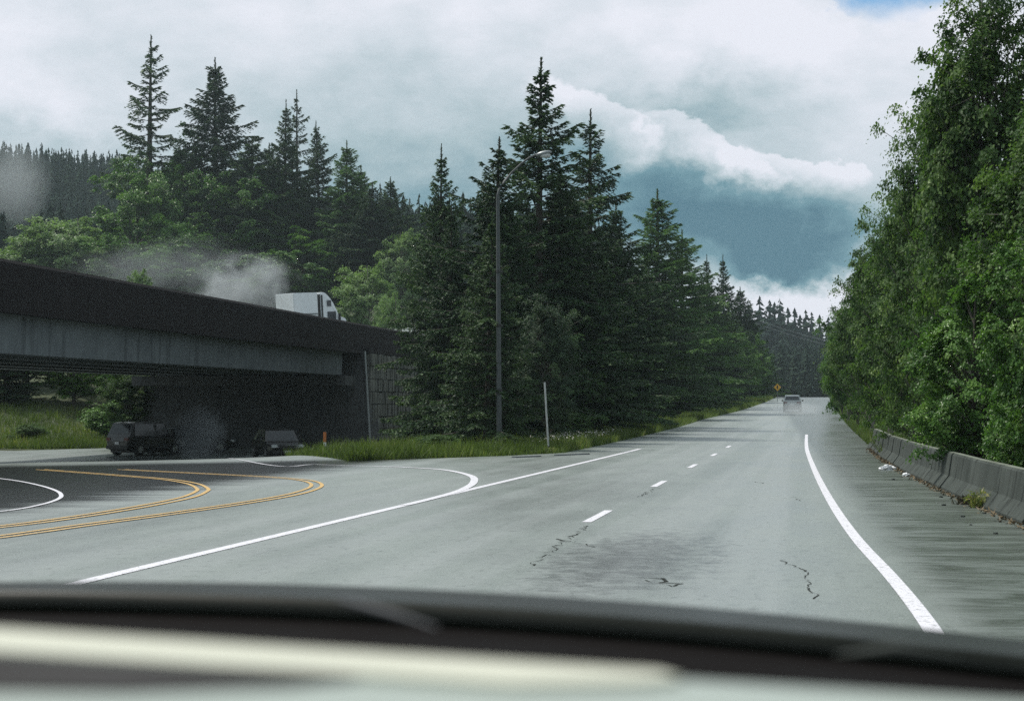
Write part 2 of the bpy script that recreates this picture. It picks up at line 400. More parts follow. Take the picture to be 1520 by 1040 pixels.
def grid_strip(rows):
    """rows: list of (Y, x0, x1); equal columns"""
    V = []; Fc = []; nc = 14
    for (Y, a, b) in rows:
        xs = a + (b - a) * np.linspace(0, 1, nc) ** 1.0
        V.append(np.stack([xs, np.full(nc, Y), ground(xs, np.full(nc, Y))], 1))
    for i in range(len(rows) - 1):
        for j in range(nc - 1):
            Fc.append((i * nc + j, i * nc + j + 1, (i + 1) * nc + j + 1, (i + 1) * nc + j))
    return np.vstack(V), np.array(Fc)
def BARX(Y): return np.interp(Y, [-10, 15, 25.6, 34, 46.8, 59.6, 75, 120, 200, 320, 460], [3.7, 3.35, 3.04, 2.74, 2.42, 2.32, 2.4, 2.6, 2.9, 3.0, 3.0])
yr = np.concatenate([np.arange(-12, 140, 1.0), np.arange(140, 461, 3.0)])
hw = grid_strip([(Y, -9.0 if Y < 64 else float(ROADL(Y)), float(BARX(Y)) + .7) for Y in yr])
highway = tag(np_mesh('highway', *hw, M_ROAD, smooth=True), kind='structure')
parts = []
def sub(rows_f, ys, nc=40):
    V = []; Fc = []
    for Y in ys:
        a, b = rows_f(Y); xs = np.linspace(a, b, nc); V.append(np.stack([xs, np.full(nc, Y), ground(xs, np.full(nc, Y))], 1))
    for i in range(len(ys) - 1):
        for j in range(nc - 1): Fc.append((i * nc + j, i * nc + j + 1, (i + 1) * nc + j + 1, (i + 1) * nc + j))
    return np.vstack(V), np.array(Fc)
parts.append(sub(lambda Y: (-120, -9.0), np.arange(-12, 55, 1.0), 150))
parts.append(sub(lambda Y: (float(wedge(Y)), -9.0), np.arange(54, 63.6, .5), 8))
parts.append(sub(lambda Y: (-120, float(side_edge(Y))), np.arange(54, 101.5, 1.0), 130))
parts.append(sub(lambda Y: (-46.0 + (Y - 101) * .45, float(side_edge(Y))), np.arange(101, 110.1, 1.0), 12))
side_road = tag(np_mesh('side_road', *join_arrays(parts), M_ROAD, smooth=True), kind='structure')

# ---- painted lines
def resample(P, step):
    P = [Vector(p) for p in P]; out = [P[0]]
    for a, b in zip(P[:-1], P[1:]):
        n = max(1, int((b - a).length / step))
        out += [a.lerp(b, (i + 1) / n) for i in range(n)]
    return out
def spline(P, n=8):
    P = [Vector(p) for p in P]; Q = [P[0] * 2 - P[1]] + P + [P[-1] * 2 - P[-2]]; out = []
    for i in range(1, len(Q) - 2):
        for k in range(n):
            t = k / n; a, b, c, d = Q[i - 1], Q[i], Q[i + 1], Q[i + 2]
            out.append(.5 * ((2 * b) + (c - a) * t + (2 * a - 5 * b + 4 * c - d) * t * t + (3 * b - a - 3 * c + d) * t ** 3))
    out.append(P[-1]); return out
def line_mesh(name, pts, width, mat, parent, lift=.006, label=None, w2=None, kind=None):
    P = np.array([(p[0], p[1]) for p in pts]); t = np.gradient(P, axis=0); t /= np.linalg.norm(t, axis=1)[:, None] + 1e-9
    nrm = np.stack([-t[:, 1], t[:, 0]], 1); n = len(P)
    wd = np.full(n, width) if w2 is None else np.asarray(w2)
    L = P + nrm * wd[:, None] / 2; R = P - nrm * wd[:, None] / 2
    V = np.vstack([L, R]); z = ground(V[:, 0], V[:, 1]) + lift
    z = np.concatenate([np.maximum(z[:n], z[n:]), np.maximum(z[:n], z[n:])])
    i = np.arange(n - 1); Fc = np.stack([i, i + n, i + n + 1, i + 1], 1)
    o = np_mesh(name, np.column_stack([V, z]), Fc, mat, parent)
    if label: o['label'] = label
    return o
def g2(px, py): v = on_ground(px, py); return Vector((v.x, v.y))
def gspl(L, n=10): return spline([g2(*p) for p in L], n)
# left solid white line of the carriageway
a, b = g2(150, 857), g2(950, 666)
d = (a - b).normalized()
line_mesh('white_line', resample([a + d * 14, a, b], .8), .17, M_WHITE, highway, .006)
line_mesh('white_line', gspl([(600, 750), (645, 739), (684, 727.5), (703, 716), (698, 706), (660, 697.5), (600, 693.5), (555, 692)], 12), .17, M_WHITE, highway, .010, 'white line curving back round the gore')
right_pts = [g2(1425, 1000), g2(1370, 915), g2(1322, 855), g2(1272, 800), g2(1240, 755), g2(1219, 718), g2(1206, 690), g2(1198, 668), Vector((-.08, 84)), Vector((-.08, 100))]
line_mesh('white_line', spline(right_pts, 14), .145, M_WHITE, highway, .006)
# centre dashes
c0 = -3.18
y0 = g2(875, 775).y
for k in range(0, 5):
    ys = y0 + 11.6 * k
    if k < -1 or ys > 190: continue
    line_mesh('dash', resample([(c0 - .02 * k * 0, ys), (c0, ys + 3.0)], .6), .14, M_WHITE, highway, .006)
# side road lines
far_line = [g2(555, 692), g2(470, 689.5), g2(380, 687), g2(250, 681), g2(140, 676.5), g2(0, 669.5)]
line_mesh('white_line', spline(far_line, 12), .08, M_WHITE, side_road, .012, 'thin white edge line along the far side')
def double(L, off=.11, wd=.08):
    base = np.array([(p.x, p.y) for p in gspl(L, 14)]); t = np.gradient(base, axis=0); t /= np.linalg.norm(t, axis=1)[:, None]
    nn = np.stack([-t[:, 1], t[:, 0]], 1)
    for s in (-1, 1):
        line_mesh('yellow_line', base + nn * off * s, wd, M_YELLOW, side_road, .012)
double([(-160, 815), (0, 797), (130, 779), (250, 763), (360, 747), (430, 735), (462, 726), (470, 719.5), (458, 714), (425, 710), (370, 706.5), (300, 703), (180, 697)])
double([(-160, 797), (0, 782), (110, 768), (210, 752), (275, 739), (298, 730), (300, 725), (285, 718), (250, 712), (205, 708), (140, 703), (60, 697)])
line_mesh('white_line', gspl([(-40, 763), (20, 757), (62, 749), (84, 742), (91, 736), (84, 729), (60, 721), (20, 713), (-40, 706)], 12), .08, M_WHITE, side_road, .012)
# cracks and patches on the highway
M_CRACK = simple('open_crack', (.022, .025, .023), .95, var=.4)
M_CRACK.node_tree.nodes['Principled BSDF'].inputs['Specular IOR Level'].default_value = .1
random.seed(8)
def crack(P, wd, j=.05):
    wd *= .32; j *= .9
    pts = [Vector((p.x + random.gauss(0, j), p.y + random.gauss(0, j * 1.5))) for p in resample([g2(*q) for q in P], .12)]
    line_mesh('crack', pts, wd, M_CRACK, highway, .004, w2=[wd * random.uniform(.25, 1.5) * (0.15 if random.random() < .35 else 1) for _ in pts])
crack([(783, 842), (810, 824), (832, 806), (850, 797), (872, 780)], .055)
crack([(830, 800), (850, 803), (880, 812)], .10, .04)
crack([(955, 856), (985, 858), (1004, 870)], .09, .05)
crack([(960, 862), (980, 866), (1000, 872)], .06, .04)
crack([(1155, 828), (1172, 838), (1195, 846), (1200, 862), (1210, 888)], .05, .03)
crack([(950, 737), (962, 730), (975, 723)], .06)
crack([(1125, 715), (1140, 718)], .06)
crack([(1175, 737), (1190, 742)], .05)

# ------------------------------------------------------------------ conifers and broadleaves
def tri_tufts(P, D, L, W, rg, up=None):
    n = len(P); ref = rg.normal(0, 1, (n, 3)); ref[:, 2] += .8
    s = np.cross(D, ref); s /= np.linalg.norm(s, axis=1)[:, None] + 1e-9
    s *= W[:, None]
    V = np.empty((n * 3, 3)); V[0::3] = P - s; V[1::3] = P + s; V[2::3] = P + D * L[:, None]
    return V, np.arange(n * 3).reshape(n, 3)
def conifer(seed, H=18.0, R=3.2, whorl=.42, nb=6, sparse=0.0, droop=.25, low=.06, tuft=.13, power=.85, side=1.0, ragged=.25):
    rg = np.random.default_rng(seed)
    P = []; D = []; L = []; T = []; wood = []
    z = low * H; lean = rg.normal(0, .012, 2)
    while z < H * .955:
        t = z / H; rad = R * ((1 - t) ** power) * (0.62 + .38 * min(1, t / .12)) * (1 - .55 * max(0, t - .78) / .22) + .05
        n = max(3, int(round(nb * (1 - .45 * t))))
        ph = rg.uniform(0, 6.28)
        wf = rg.uniform(.8, 1.12)
        for k in range(n):
            if rg.random() < sparse: continue
            a = ph + 6.283 * k / n + rg.normal(0, .25)
            bl = rad * wf * rg.uniform(1 - ragged * 1.6, 1 + ragged * .7)
            if rg.random() < .07 and t < .75: bl *= 1.25
            bl *= 1 + .20 * math.sin(a * 2 + z * .9 + seed) * math.sin(z * 1.7 + seed * 2)
            e = math.radians(-12 + 55 * t ** 1.6 + rg.normal(0, 6))
            dh = np.array([math.cos(a), math.sin(a), 0.0]); sd_ = np.array([-dh[1], dh[0], 0.0])
            m = max(6, int(bl / .11)); s = (np.arange(m) + rg.uniform(.2, .9, m)) / m
            def cur(s): 
                s = np.asarray(s)[:, None]
                return np.array([lean[0] * z, lean[1] * z, z]) + bl * (dh * s * math.cos(e) + np.array([0, 0, 1.0]) * (math.sin(e) * s - droop * s ** 2 * (1 - .5 * t) + droop * .62 * s ** 3.5)) + sd_ * .06 * bl * np.sin(s * 3 + ph)
            wp = cur(np.array([0, .35, .7, 1.0])); wr = .012 + .011 * bl * (1 - np.array([0, .35, .7, .98]))
            wood.append(tube_arrays(wp, wr, 3))
            base = cur(s)
            keep = s > .10 + .18 * (1 - t)
            base = base[keep]; sk = s[keep]
            for sg in (-1, 1):
                tl = (np.minimum(.34 * bl * (1 - sk) ** .55 + .10, .85 * side)) * rg.uniform(.6, 1.15, len(sk))
                ang = math.radians(56) + rg.normal(0, .22, len(sk))
                td = np.cos(ang)[:, None] * dh + sg * np.sin(ang)[:, None] * sd_
                td[:, 2] += rg.normal(-.28, .18, len(sk)); td /= np.linalg.norm(td, axis=1)[:, None]
                K = max(2, int(np.mean(tl) / (tuft * .62)) + 1)
                for q in range(K):
                    u = (q + rg.uniform(0, 1, len(sk))) / K
                    pt = base + td * (tl * u)[:, None]; pt[:, 2] -= (u ** 2) * tl * .22
                    for r_ in (-1, 1):
                        dd = td * .75 + r_ * np.cross(td, [0, 0, 1.0]) * rg.uniform(.3, .9, len(sk))[:, None]
                        dd[:, 2] += rg.normal(-.05, .28, len(sk)); dd /= np.linalg.norm(dd, axis=1)[:, None]
                        P.append(pt); D.append(dd); L.append(tuft * rg.uniform(.7, 1.5, len(sk)))
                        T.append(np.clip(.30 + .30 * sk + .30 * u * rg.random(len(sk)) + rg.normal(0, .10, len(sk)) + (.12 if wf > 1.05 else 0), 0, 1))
            # leading tip
            tp = cur(np.linspace(.8, 1, 5)); td = np.tile(dh * math.cos(e) + np.array([0, 0, .12]), (5, 1))
            P.append(tp); D.append(td); L.append(np.full(5, tuft * 1.7)); T.append(np.full(5, .75))
        z += whorl * rg.uniform(.7, 1.25) * (1.0 - .35 * t)
    # top leader
    zt = np.linspace(H * .90, H, 26); tp = np.stack([lean[0] * zt, lean[1] * zt, zt], 1)
    for _ in range(3):
        dd = rg.normal(0, .6, (26, 3)); dd[:, 2] = .8; dd /= np.linalg.norm(dd, axis=1)[:, None]
        P.append(tp); D.append(dd); L.append(np.linspace(.34, .10, 26)); T.append(np.full(26, .6))
    P = np.vstack(P); D = np.vstack(D); L = np.concatenate(L); T = np.concatenate(T)
    V, Fc = tri_tufts(P, D, L, tuft * .33 * np.ones(len(P)), rg)
    tz = np.array([-.8, 0, H * .3, H * .7, H]); tr = np.array([.021, .017, .012, .006, .0015]) * H
    wood.append(tube_arrays(np.stack([lean[0] * tz, lean[1] * tz, tz], 1), tr, 8))
    return (V, Fc, T), join_arrays(wood)
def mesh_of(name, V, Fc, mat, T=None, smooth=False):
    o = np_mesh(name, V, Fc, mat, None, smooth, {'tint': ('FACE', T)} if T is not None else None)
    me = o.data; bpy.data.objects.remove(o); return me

def broadleaf(seed, H=10.0, R=3.4, leaf=.11, nleaf=42000, base=.12, clump=.42, upright=.0, trunks=1, lobes=9, nt=240):
    rg = np.random.default_rng(seed); wood = []; C = []
    zc = H * (base + 1) / 2; hz = H * (1 - base) / 2
    # uneven outline: lobes push the crown out in places
    lob = rg.normal(0, 1, (lobes, 3)); lob /= np.linalg.norm(lob, axis=1)[:, None]; la = rg.uniform(.12, .42, lobes)
    dirs = rg.normal(0, 1, (nt, 3)); dirs /= np.linalg.norm(dirs, axis=1)[:, None]
    rr = rg.uniform(.42, 1.0, nt) ** .6
    bulge = 0.74 + (np.maximum(0, dirs @ lob.T) ** 6 * la).sum(1)
    tips = dirs * (rr * np.clip(bulge, .6, 1.22))[:, None]
    tips = tips * np.array([R, R, hz]) + np.array([0, 0, zc]); tips[:, 2] = np.maximum(tips[:, 2], .05 * H)
    for k in range(trunks):
        a = 6.28 * k / trunks + rg.uniform(0, 1); sp_ = 0 if trunks == 1 else .35
        tz = np.array([-.5, 0, .25, .55, .9]) * H; tz[0] = -.6
        tx = np.array([0, 0, .3, .7, 1.1]) * sp_ * math.cos(a) * R + rg.normal(0, .02 * H, 5) * [0, 0, 1, 1, 1]
        ty = np.array([0, 0, .3, .7, 1.1]) * sp_ * math.sin(a) * R + rg.normal(0, .02 * H, 5) * [0, 0, 1, 1, 1]
        axis = np.stack([tx, ty, tz], 1); wood.append(tube_arrays(axis, np.array([.020, .017, .012, .008, .003]) * H / math.sqrt(trunks), 8))
    mids = []
    for tp in tips:
        z0 = max(.06 * H, tp[2] - rg.uniform(.15, .34) * H); i = np.interp(z0, axis[:, 2], axis[:, 0]); j = np.interp(z0, axis[:, 2], axis[:, 1])
        o = np.array([i, j, z0]); m1 = o * .45 + tp * .55 + np.array([0, 0, .03 * H]) + rg.normal(0, .02 * H, 3)
        pts = np.array([o, m1, tp]); wood.append(tube_arrays(pts, np.array([.0042, .0026, .0009]) * H, 3)); mids.append((o, m1, tp))
        ln = np.linalg.norm(tp - o)
        C.append((tp, 1.0)); C.append((tp * .72 + m1 * .28, .9)); C.append((tp * .3 + m1 * .7, .75))
        for _ in range(2):
            q = tp * .6 + m1 * .4 + rg.normal(0, .085 * H * .6, 3); wood.append(tube_arrays(np.array([m1, q]), np.array([.0016, .0006]) * H, 3)); C.append((q, .8))
    n = len(C); ctr = np.array([c for c, _ in C]); sz = np.array([s for _, s in C])
    pick = rg.integers(0, n, nleaf); cr = clump * (H / 10) * sz[pick] * rg.uniform(.5, 1.2, n)[pick]
    off = rg.normal(0, .5, (nleaf, 3)); off[:, 2] = off[:, 2] * .42 - .35 * (off[:, 0] ** 2 + off[:, 1] ** 2)
    Pp = ctr[pick] + off * cr[:, None]
    keep = Pp[:, 2] > .15; Pp = Pp[keep]; pick = pick[keep]; nl = len(Pp)
    out = Pp - np.array([0, 0, zc]); out /= np.linalg.norm(out, axis=1)[:, None] + 1e-6
    nrm = out * .5 + np.array([0, 0, .75]) + rg.normal(0, .36, (nl, 3)); nrm /= np.linalg.norm(nrm, axis=1)[:, None]
    ax = np.cross(nrm, rg.normal(0, 1, (nl, 3))); ax /= np.linalg.norm(ax, axis=1)[:, None]; ax[:, 2] -= .25
    sd_ = np.cross(nrm, ax); ls = leaf * rg.uniform(.6, 1.3, nl)[:, None]
    V = np.empty((nl * 4, 3)); V[0::4] = Pp - ax * ls * .5; V[1::4] = Pp + sd_ * ls * .42 + nrm * ls * .16; V[2::4] = Pp + ax * ls * .6; V[3::4] = Pp - sd_ * ls * .42 + nrm * ls * .16
    i = np.arange(nl) * 4; Fc = np.concatenate([np.stack([i, i + 1, i + 2], 1), np.stack([i, i + 2, i + 3], 1)])
    ct = rg.normal(.45, .20, n)[pick] + rg.normal(0, .10, nl); ct = np.clip(ct, 0, .95)
    ct[rg.random(nl) < .012] = 1.0
    return (V, Fc, np.concatenate([ct, ct])), join_arrays(wood)

PROTO = {}
def make_proto(key, gen, leafmat, barkmat, H, **kw):
    (V, Fc, T), (wv, wf) = gen(H=H, **kw)
    PROTO[key] = (mesh_of('crown', V, Fc, leafmat, T), mesh_of('trunk', wv, wf, barkmat, smooth=True), H)
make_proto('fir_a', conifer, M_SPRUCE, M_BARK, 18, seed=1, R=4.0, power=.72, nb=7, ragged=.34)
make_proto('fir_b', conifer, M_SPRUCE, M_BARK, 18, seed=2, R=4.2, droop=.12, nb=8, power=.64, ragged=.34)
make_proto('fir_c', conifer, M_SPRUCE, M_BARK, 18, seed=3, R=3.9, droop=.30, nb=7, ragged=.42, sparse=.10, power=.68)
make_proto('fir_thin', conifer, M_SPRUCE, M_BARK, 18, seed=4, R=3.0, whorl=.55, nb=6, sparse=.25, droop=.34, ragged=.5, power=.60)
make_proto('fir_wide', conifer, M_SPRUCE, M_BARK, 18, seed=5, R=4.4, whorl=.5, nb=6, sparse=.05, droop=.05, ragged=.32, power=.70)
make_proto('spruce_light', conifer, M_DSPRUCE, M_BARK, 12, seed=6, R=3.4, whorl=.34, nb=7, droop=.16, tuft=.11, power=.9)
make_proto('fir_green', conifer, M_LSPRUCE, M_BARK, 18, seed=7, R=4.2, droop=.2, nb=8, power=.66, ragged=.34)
make_proto('alder_a', broadleaf, M_LEAFD, M_BARKP, 12, seed=11, R=3.2, nleaf=62000, leaf=.125, base=.14, clump=.52, nt=120)
make_proto('alder_b', broadleaf, M_LEAFD, M_BARKP, 12, seed=12, R=3.6, nleaf=64000, leaf=.125, base=.11, clump=.54, lobes=12, nt=125)
make_proto('maple_a', broadleaf, M_LEAF, M_BARK, 10, seed=13, R=4.2, nleaf=46000, leaf=.14, base=.06, lobes=12, clump=.58, nt=85)
make_proto('maple_b', broadleaf, M_LEAF, M_BARK, 10, seed=14, R=3.6, nleaf=44000, leaf=.14, base=.04, lobes=10, clump=.56, nt=80)
make_proto('pale_maple', broadleaf, M_LEAFL, M_BARKP, 8, seed=15, R=3.4, nleaf=36000, leaf=.12, base=.03, lobes=10, clump=.62, nt=75)
make_proto('shrub_a', broadleaf, M_LEAFD, M_BARK, 4, seed=16, R=1.9, nleaf=17000, leaf=.105, base=.0, lobes=8, clump=.75, trunks=3)
make_proto('shrub_b', broadleaf, M_LEAF, M_BARK, 4, seed=17, R=1.7, nleaf=15000, leaf=.095, base=.0, lobes=8, clump=.8, trunks=3)
make_proto('fir_spray', conifer, M_LEAFL, M_BARK, 4, seed=18, R=1.5, whorl=.2, nb=6, tuft=.06, droop=.1, side=.6)

_me = PROTO['alder_b'][0].copy(); _me.name = 'crown'; _me.materials[0] = M_DSPRUCE; PROTO['alder_dull'] = (_me,) + PROTO['alder_b'][1:]
def tree(kind, name, label, cat, loc, height, wide=1.0, rz=0.0, group=None, tilt=0.0):
    cm, tm, H = PROTO[kind]; s = height / H
    r = empty(name, loc, rz); r.scale = (s * wide, s * wide, s); r.rotation_euler = (tilt, tilt * .6, rz)
    tag(r, label, cat, group)
    link(bpy.data.objects.new('trunk', tm), r); link(bpy.data.objects.new('crown', cm), r)
    return r
def X_at(px, Y): return Y * math.tan(math.atan((px - CX) / F) - YAW)
_r = random.Random(5)
def plant(kind, name, label, cat, px, top, Y, widepx=None, dx=0.0, group=None, base=None):
    """a tree whose stem stands at distance Y on the ray of photo column px, its tip at photo row top"""
    X = X_at(px, Y) + dx; g = gz(X, Y) if base is None else base
    ztop = at_Y(px, top, Y).z; H = ztop - g
    wide = 1.0
    if widepx:
        natural = {'fir_a': 3.6, 'fir_b': 3.7, 'fir_c': 3.4, 'fir_thin': 2.6, 'fir_wide': 4.4, 'spruce_light': 3.4, 'fir_green': 3.7, 'alder_a': 3.2, 'alder_b': 3.6, 'alder_dull': 3.6,
                   'maple_a': 4.2, 'maple_b': 3.6, 'pale_maple': 3.4, 'shrub_a': 1.9, 'shrub_b': 1.7, 'fir_spray': 1.5}[kind]
        depth = Y * math.cos(YAW) - X * math.sin(YAW)
        wide = (widepx / 2) * depth / F / (natural * H / PROTO[kind][2])
    return tree(kind, name, label, cat, (X, Y, g - .05), H, wide, _r.uniform(0, 6.28), group)

FIR, CT = 'fir_tree', 'tree'
G_HILL = 'trees on the slope behind the overpass'
G_MID = 'trees in the wood between overpass and highway'
G_RIGHT = 'trees leaning over the concrete barrier'
# conifers standing on the slope behind the overpass
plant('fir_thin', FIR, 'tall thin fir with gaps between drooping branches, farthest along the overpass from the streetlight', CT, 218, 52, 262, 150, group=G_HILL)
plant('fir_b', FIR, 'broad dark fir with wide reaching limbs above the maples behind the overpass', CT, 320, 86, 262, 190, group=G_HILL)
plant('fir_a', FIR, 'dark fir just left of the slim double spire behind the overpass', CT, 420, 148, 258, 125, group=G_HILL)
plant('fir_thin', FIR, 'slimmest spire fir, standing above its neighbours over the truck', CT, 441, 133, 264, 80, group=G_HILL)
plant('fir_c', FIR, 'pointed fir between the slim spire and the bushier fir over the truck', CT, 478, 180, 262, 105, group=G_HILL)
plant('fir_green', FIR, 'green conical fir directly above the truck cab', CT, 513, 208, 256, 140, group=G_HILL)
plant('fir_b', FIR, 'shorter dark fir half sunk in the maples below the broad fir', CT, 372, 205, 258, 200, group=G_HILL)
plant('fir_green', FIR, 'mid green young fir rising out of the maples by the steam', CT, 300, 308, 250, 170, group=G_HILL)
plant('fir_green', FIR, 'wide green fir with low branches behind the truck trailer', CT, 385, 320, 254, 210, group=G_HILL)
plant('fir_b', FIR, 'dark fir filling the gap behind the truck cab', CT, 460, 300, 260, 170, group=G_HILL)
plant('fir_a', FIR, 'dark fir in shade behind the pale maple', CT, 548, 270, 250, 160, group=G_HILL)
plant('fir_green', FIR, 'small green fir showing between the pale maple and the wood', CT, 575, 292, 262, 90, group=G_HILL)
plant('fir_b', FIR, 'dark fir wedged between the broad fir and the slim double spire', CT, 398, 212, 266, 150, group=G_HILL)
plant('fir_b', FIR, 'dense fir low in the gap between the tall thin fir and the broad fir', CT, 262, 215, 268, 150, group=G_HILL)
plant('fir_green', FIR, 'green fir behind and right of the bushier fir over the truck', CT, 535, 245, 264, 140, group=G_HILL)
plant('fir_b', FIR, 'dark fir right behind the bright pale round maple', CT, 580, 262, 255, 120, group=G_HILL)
# maples on the slope
for i, (px, top, Y, wd, k, lab) in enumerate([
    (215, 222, 256, 190, 'maple_a', 'large maple crowding the foot of the tall thin fir'),
    (275, 215, 262, 170, 'maple_b', 'rounded maple between the tall thin fir and the broad fir'),
    (345, 255, 254, 190, 'maple_a', 'broad maple in front of the broad dark fir'),
    (410, 270, 262, 150, 'maple_b', 'dull green maple right of the broad dark fir'),
    (200, 285, 244, 170, 'maple_b', 'leafy maple below the big maple on the far slope'),
    (110, 308, 235, 190, 'pale_maple', 'pale green maple standing alone before the dark ridge'),
    (40, 325, 235, 160, 'pale_maple', 'misty pale maple at the very end of the slope'),
    (170, 345, 230, 170, 'maple_a', 'low maple partly veiled in steam above the overpass'),
    (260, 340, 240, 170, 'maple_a', 'low dark maple over the middle of the overpass'),
    (440, 350, 246, 150, 'maple_b', 'small maple right behind the truck roof'),
    (545, 378, 205, 118, 'pale_maple', 'bright pale round maple just ahead of the truck'),
    (596, 330, 245, 100, 'pale_maple', 'pale maple glimpsed beside the dark firs of the wood'),
    (585, 420, 190, 80, 'pale_maple', 'low bright bush at the end of the overpass parapet'),
    (212, 390, 170, 60, 'pale_maple', 'bright sapling poking up just over the parapet')]):
    plant(k, 'maple_tree', lab, CT, px, top, Y, wd, group=G_HILL)
# wood between the overpass and the highway
MID = [
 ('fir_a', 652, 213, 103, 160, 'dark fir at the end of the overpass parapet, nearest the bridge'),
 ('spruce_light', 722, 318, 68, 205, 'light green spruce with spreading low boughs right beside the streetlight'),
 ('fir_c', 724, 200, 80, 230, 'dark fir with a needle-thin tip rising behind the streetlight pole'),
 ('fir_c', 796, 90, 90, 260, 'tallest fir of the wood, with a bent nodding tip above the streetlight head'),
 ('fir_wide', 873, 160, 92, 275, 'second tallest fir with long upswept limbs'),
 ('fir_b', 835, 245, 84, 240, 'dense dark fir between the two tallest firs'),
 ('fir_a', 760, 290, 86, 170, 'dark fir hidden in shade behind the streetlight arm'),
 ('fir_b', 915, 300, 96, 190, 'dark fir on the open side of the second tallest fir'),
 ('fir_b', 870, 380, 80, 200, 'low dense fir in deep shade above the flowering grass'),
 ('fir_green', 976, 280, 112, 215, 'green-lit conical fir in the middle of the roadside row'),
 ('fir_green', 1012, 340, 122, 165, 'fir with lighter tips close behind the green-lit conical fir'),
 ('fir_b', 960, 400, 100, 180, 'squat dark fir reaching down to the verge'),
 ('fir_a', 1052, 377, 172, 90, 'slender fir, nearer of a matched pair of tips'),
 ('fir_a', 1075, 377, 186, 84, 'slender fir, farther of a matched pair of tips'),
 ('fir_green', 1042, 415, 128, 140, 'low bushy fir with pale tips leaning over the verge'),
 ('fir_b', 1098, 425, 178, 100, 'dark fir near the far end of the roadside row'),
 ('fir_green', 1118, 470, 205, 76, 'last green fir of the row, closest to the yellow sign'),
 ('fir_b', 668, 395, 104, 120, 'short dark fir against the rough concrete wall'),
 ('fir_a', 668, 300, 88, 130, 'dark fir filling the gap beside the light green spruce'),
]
def set_back(px, Y, wd, kind='fir'):
    for _ in range(8):
        r = -X_at(px, 1.0); den = r - .62 * wd / 5400
        if den <= .004: return 295.0
        Y = max(Y, min(295.0, (1.2 - float(ROADL(Y))) / den))
    return Y
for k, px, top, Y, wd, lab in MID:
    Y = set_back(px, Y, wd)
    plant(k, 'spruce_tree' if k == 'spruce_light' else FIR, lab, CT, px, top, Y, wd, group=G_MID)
plant('alder_dull', 'alder_tree', 'round dark alder between the streetlight and the thin leaning post', CT, 812, 425, 75, 110, group=G_MID)
plant('pale_maple', 'maple_tree', 'light leafed maple pushing out between firs along the verge', CT, 1062, 430, 245, 95, group=G_MID)
plant('maple_b', 'maple_tree', 'sunlit maple at the end of the roadside row', CT, 1128, 505, 290, 50, group=G_MID)
plant('maple_a', 'maple_tree', 'leafy maple low down at the foot of the pair of slender firs', CT, 1092, 490, 262, 80, group=G_MID)
plant('shrub_a', 'shrub', 'dark shrub at the foot of the light green spruce', 'shrub', 650, 640, 64, 90)
plant('shrub_a', 'shrub', 'dark shrub below the round alder by the leaning post', 'shrub', 845, 605, 84, 90)
plant('shrub_b', 'shrub', 'spreading low shrub under the squat dark fir', 'shrub', 978, 590, 150, 80)
# trees over the barrier
RIGHT = [
 ('alder_a', 1468, -130, 46, 250, 'tallest alder over the barrier, its crown cut by the top of the view'),
 ('alder_b', 1395, 60, 56, 190, 'alder with an open crown, inner neighbour of the tallest alder'),
 ('alder_a', 1560, 60, 40, 260, 'dense alder at the near end, cut by the edge of the view'),
 ('alder_b', 1350, 215, 64, 160, 'alder with ragged crown stepping down from the open crowned one'),
 ('alder_a', 1320, 300, 78, 150, 'mid height alder overhanging the bend of the barrier'),
 ('alder_b', 1292, 350, 94, 120, 'narrow alder with reddish twig tips beside the shoulder'),
 ('maple_b', 1273, 405, 112, 100, 'small maple where the road narrows'),
 ('alder_a', 1258, 452, 136, 76, 'far alder leaning towards the silver car'),
 ('maple_b', 1250, 485, 165, 56, 'light green maple next to last on the barrier side'),
 ('alder_b', 1240, 520, 200, 44, 'last leafy tree on the barrier side before the crest'),
 ('alder_b', 1440, 250, 50, 200, 'shaded alder filling in behind the barrier shrubs'),
 ('alder_b', 1380, 330, 60, 180, 'lower alder bough mass above the far barrier segments'),
 ('maple_b', 1450, 400, 40, 210, 'big leafed maple bending over the barrier'),
 ('maple_a', 1540, 330, 32, 240, 'large maple in deep shade at the near end of the barrier'),
]
for k, px, top, Y, wd, lab in RIGHT:
    plant(k, 'alder_tree' if 'alder' in k else 'maple_tree', lab, CT, px, top, Y, wd, group=G_RIGHT)
SHR = [('shrub_a', 1400, 585, 41, 90, 'low dark bush draping leaves over the middle of the barrier'),
       ('shrub_b', 1468, 590, 32.5, 100, 'bush pressed against the back of the barrier beside the dry weeds'),
       ('shrub_a', 1345, 590, 53, 80, 'leafy bush covering the barrier top above the plastic bag'),
       ('shrub_b', 1428, 560, 36, 110, 'rounded bush spilling over the top of the barrier'),
       ('shrub_a', 1370, 570, 46, 110, 'dark bush behind the middle of the barrier'),
       ('shrub_a', 1500, 560, 29.5, 150, 'dense shrub behind the nearest barrier segments'),
       ('shrub_b', 1315, 575, 62, 90, 'bush where the barrier disappears under leaves'),
       ('shrub_b', 1282, 570, 82, 80, 'shrub spreading onto the shoulder past the barrier'),
       ('shrub_a', 1262, 560, 108, 60, 'leafy shrub edging the narrowing shoulder'),
       ('shrub_b', 1249, 560, 145, 46, 'small shrub by the roadside near the crest'),
       ('shrub_a', 1238, 565, 200, 30, 'smallest shrub beside the crest of the road')]
for k, px, top, Y, wd, lab in SHR:
    plant(k, 'shrub', lab, 'shrub', px, top, Y, wd, dx=max(0, float(BARX(Y)) + (.15 if Y < 50 else .5) + 1.5 * wd * .5 * Y / F - X_at(px, Y)), group='shrubs along the barrier')
# spray of bright fir boughs entering at the near end
tree('fir_spray', 'young_fir', 'bright green fir sapling reaching in from the near end of the barrier', CT, (X_at(1650, 21), 21, gz(4.2, 21)), 2.7, 1.0, .6)
